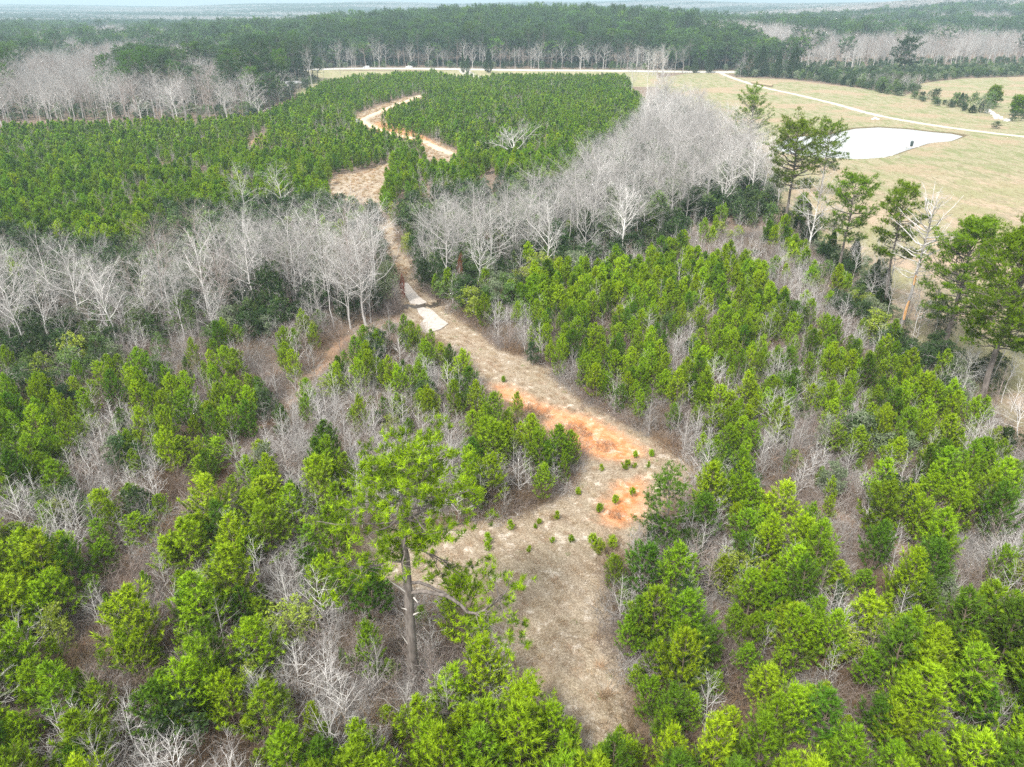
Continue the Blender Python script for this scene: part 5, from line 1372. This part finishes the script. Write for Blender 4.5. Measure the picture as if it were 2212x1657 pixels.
# --- undergrowth, grass and litter nobody could count
BM = [brush(900 + i, 1.5, 110, 1.2 + .3 * i) for i in range(3)]
srcs = []
for b in BM:
    for mt in ('bark_mauve', 'bark_grey', 'straw'): srcs.append(b.build_mesh('brush', [M[mt]]))
X, Y, H, z, R = layer(1.25, 24, 150, 51, 1.1, dict(P=.4, q=.85, b=.95, e=.6, E=.5, T=.7, s=.6, y=.7, g=.95, o=.3), handr=0.0, midf=.4, basebad='.F')
pts = np.column_stack([X, Y, terrain(X, Y)]); scatter_stuff('undergrowth', source_collection('brush_sources', srcs), pts, R.choice([0, 1, 2, 3, 4, 5, 6, 7, 8], len(X)), H * R.uniform(.7, 1.3, len(X)), R.random(len(X)) * 6.28, None,
    'tangled brown twigs and dry weeds under the young trees', 'undergrowth')
def grass_tuft(seed, n, r, h, w):
    R = np.random.default_rng(seed); mb = MB(); a = R.random(n) * 6.283; rr = r * np.sqrt(R.random(n)); p = np.column_stack([np.cos(a) * rr, np.sin(a) * rr, np.full(n, -.02)])
    d = nrm(np.column_stack([R.normal(size=n) * .55, R.normal(size=n) * .55, np.full(n, .9)])); l = h * (.4 + .8 * R.random(n)); sd = nrm(np.cross(d, R.normal(size=(n, 3)))) * w
    tip = p + d * l[:, None] + np.column_stack([d[:, 0] * .3, d[:, 1] * .3, np.full(n, -.1)]) * l[:, None]
    V = np.stack([p - sd, p + sd, tip], 1).reshape(-1, 3); mb.add(V, np.arange(3 * n).reshape(-1, 3), np.repeat(R.random(n), 3)); return mb
GS = [grass_tuft(1, 130, .6, .20, .012).build_mesh('grass', [M['straw']]), grass_tuft(2, 70, .4, .35, .014).build_mesh('grass', [M['straw']]), grass_tuft(3, 60, .3, .8, .02).build_mesh('grass', [M['straw_orange']]), grass_tuft(4, 50, .3, .2, .015).build_mesh('grass', [M['green_grass']]),
      grass_tuft(5, 70, .35, .3, .014).build_mesh('grass', [M['straw']])]
X, Y, R = jgrid(.72, 26, 125, 61); Z = terrain(X, Y); u, v, d = project(X, Y, Z); z = zone(u, v)
cl = ((z == '.') | (z == 'o')) & (u > -60) & (u < PW + 60) & (v < PH + 60)
clayd = np.max([sdist(X, Y, c[:, :2]) for c in CLAY_W[:2]], 0); nn2 = np.sin(X * .55 + np.sin(Y * .4) * 2) * np.sin(Y * .5 + X * .2)
k = cl & (clayd < .2) & (R.random(len(X)) < .45 + .45 * (nn2 > -.1)); X1, Y1 = X[k], Y[k]; pk = R.choice([0, 0, 0, 1, 4, 3], len(X1), p=[.3, .2, .2, .15, .12, .03]); s1 = R.uniform(.6, 1.2, len(X1))
X, Y, R = jgrid(1.0, 125, 420, 62); Z = terrain(X, Y); u, v, d = project(X, Y, Z); z = zone(u, v)
tr_ = seg_dist(X, Y, atline([(912, 207), (840, 234), (784, 260), (800, 272), (850, 290), (905, 302), (978, 334)])[:, :2])
k = (z == '.') & (R.random(len(X)) < .55) & (tr_ > 2.2); X2, Y2 = X[k], Y[k]; pk2 = R.choice([2, 1, 0], len(X2), p=[.5, .3, .2]); s2 = R.uniform(.8, 1.4, len(X2))
XX = np.concatenate([X1, X2]); YY = np.concatenate([Y1, Y2])
scatter_stuff('dry_grass', source_collection('grass_sources', GS), np.column_stack([XX, YY, terrain(XX, YY)]), np.concatenate([pk, pk2]), np.concatenate([s1, s2]), np.random.default_rng(1).random(len(XX)) * 6.28, None,
    'dry tan grass on the clearing and along the dirt path', 'grass')

# --- fallen wood, burnt heaps and blond clumps on the clearing
def Bq(x, y): return 701.8 + x * .3416, 755.7 + y * .3416
def Eq(x, y): return 701.7 + x * .3416, 1187.6 + y * .3416
M['char'] = flat_mat('charred_wood', (.09, .06, .05), .9, .4, 3)
for k, (q, s, lb) in enumerate([(Bq(1585, 498), 1.1, 'largest dark heap of burnt twigs, farthest up the orange clay'), (Bq(1655, 534), .6, 'small dark heap of burnt twigs between two larger ones'), (Bq(1770, 606), 1.1, 'dark burnt twig heap, lowest on the orange clay'), (Bq(1840, 1040), .7, 'dark twig heap on the pale clay above the clearing')]):
    p = at(*q); b = brush(950 + k, 1.1, 160, .5); V = b.v
    b.v = [v * np.array([1, 1, .45]) for v in V]
    o = link('burnt_heap', b.build_mesh('burnt_heap', [M['char']]), None, (p[0], p[1], p[2] - .02)); o.scale = (s, s, s); setp(o, lb, 'twig heap', 'burnt heaps on the clay')
def log(q0, q1, r, lb, mat='bark_white', lift=.15):
    a = at(*q0); b = at(*q1); mb = MB(); P = np.linspace(a, b, 6) + np.random.default_rng(4).normal(size=(6, 3)) * .03; P[:, 2] += np.linspace(r, r + lift, 6) - P[0, 2] + a[2]
    base = P[0].copy(); tube(mb, P - base, np.linspace(r, r * .5, 6), 8)
    L = np.linalg.norm(b - a); R = np.random.default_rng(int(q0[0])); n = 7; t = R.uniform(.35, 1, n); s = (P - base)[0] + (P[-1] - base) * t[:, None]
    prisms(mb, s, s + nrm(R.normal(size=(n, 3)) + [0, 0, .6]) * L * .18, r * .3, r * .12, 4)
    setp(link('fallen_log', mb.build_mesh('fallen_log', [M[mat]]), None, tuple(base)), lb, 'log', 'fallen poles')
log(Bq(1165, 1000), Bq(1228, 1058), .06, 'thin pale pole lying down the bank at the upper edge of the clearing')
log(Bq(1195, 985), Bq(1240, 1040), .05, 'second thin pole beside the pale one at the clearing\'s upper edge', 'bark_mauve')
log((360, 755.7 + 1045 * .3416), (432, 755.7 + 1035 * .3416), .09, 'long pale fallen log lying across the left thicket')
log((640, 1187.6 + 850 * .3416), (700, 1187.6 + 790 * .3416), .10, 'leaning white dead trunk left of the tall pine\'s foot', lift=.9)
log(Eq(1130, 1210), Eq(1215, 1110), .07, 'white pole leaning by the small round-crowned pine', lift=.8)
for k, (q, s, lb) in enumerate([(Eq(1770, 925), 1.5, 'tall blond grass clump near the lower right edge of the clearing'), (Bq(1440, 1062), 1.3, 'upright blond grass clump near the upper edge of the clearing'), (Eq(1735, 740), 1.0, 'blond grass clump against the right edge of the clearing')]):
    p = at(*q); o = link('grass_clump', grass_tuft(80 + k, 130, .25, .85, .012).build_mesh('grass_clump', [M['straw_orange'] if k else M['straw']]), None, tuple(p)); o.scale = (s, s, s); setp(o, lb, 'grass clump', 'blond grass clumps')

# --- the far woods, patch by patch, out to the skyline
FC = []
for i, kd in enumerate(['pine', 'pine', 'mix', 'mix', 'bare', 'bare']):
    w, l = tree_clump(1000 + i, kd); FC.append(joined([w, l]).build_mesh('wood_patch', [M['bark_grey'], M['pine_old']]))
X, Y, R = jgrid(23, 1490, 7800, 71, wide=.78, pad=100); s = 1 + sm(2500, 7000, Y) * 1.3; keep = R.random(len(X)) < 1 / s ** 1.6; X, Y, s = X[keep], Y[keep], s[keep]
nf_ = np.sin(X * .0042 + 2 * np.sin(Y * .0023)) * np.sin(Y * .0051 + 1.2 * np.sin(X * .0017 + 1)) + R.normal(size=len(X)) * .35
pk = np.where(nf_ > .1, R.choice([0, 1], len(X)), np.where(nf_ > -.35, R.choice([2, 3], len(X)), R.choice([4, 5], len(X))))
sc = np.column_stack([s * 1.1, s * 1.1, 1 + (s - 1) * .35])
scatter_stuff('distant_woods', source_collection('far_wood_sources', FC), np.column_stack([X, Y, terrain(X, Y)]), pk, sc, R.random(len(X)) * 6.28, None, 'distant wooded hills fading blue towards the skyline', 'woods')
print('far patches', len(X))

# --- the air
hm = bpy.data.materials.new('haze'); hm.use_nodes = True; hn = hm.node_tree; hn.nodes.clear()
ho = hn.nodes.new('ShaderNodeOutputMaterial'); hv = hn.nodes.new('ShaderNodeVolumePrincipled')
hv.inputs['Color'].default_value = (.60, .82, .93, 1); hv.inputs['Density'].default_value = .00028; hv.inputs['Anisotropy'].default_value = .2
hn.links.new(hv.outputs[0], ho.inputs['Volume'])
mb = MB(); box(mb, -9400, 9400, -9400, 9400, -4, 135)
setp(link('haze', mb.build_mesh('haze', [hm])), kind='stuff')
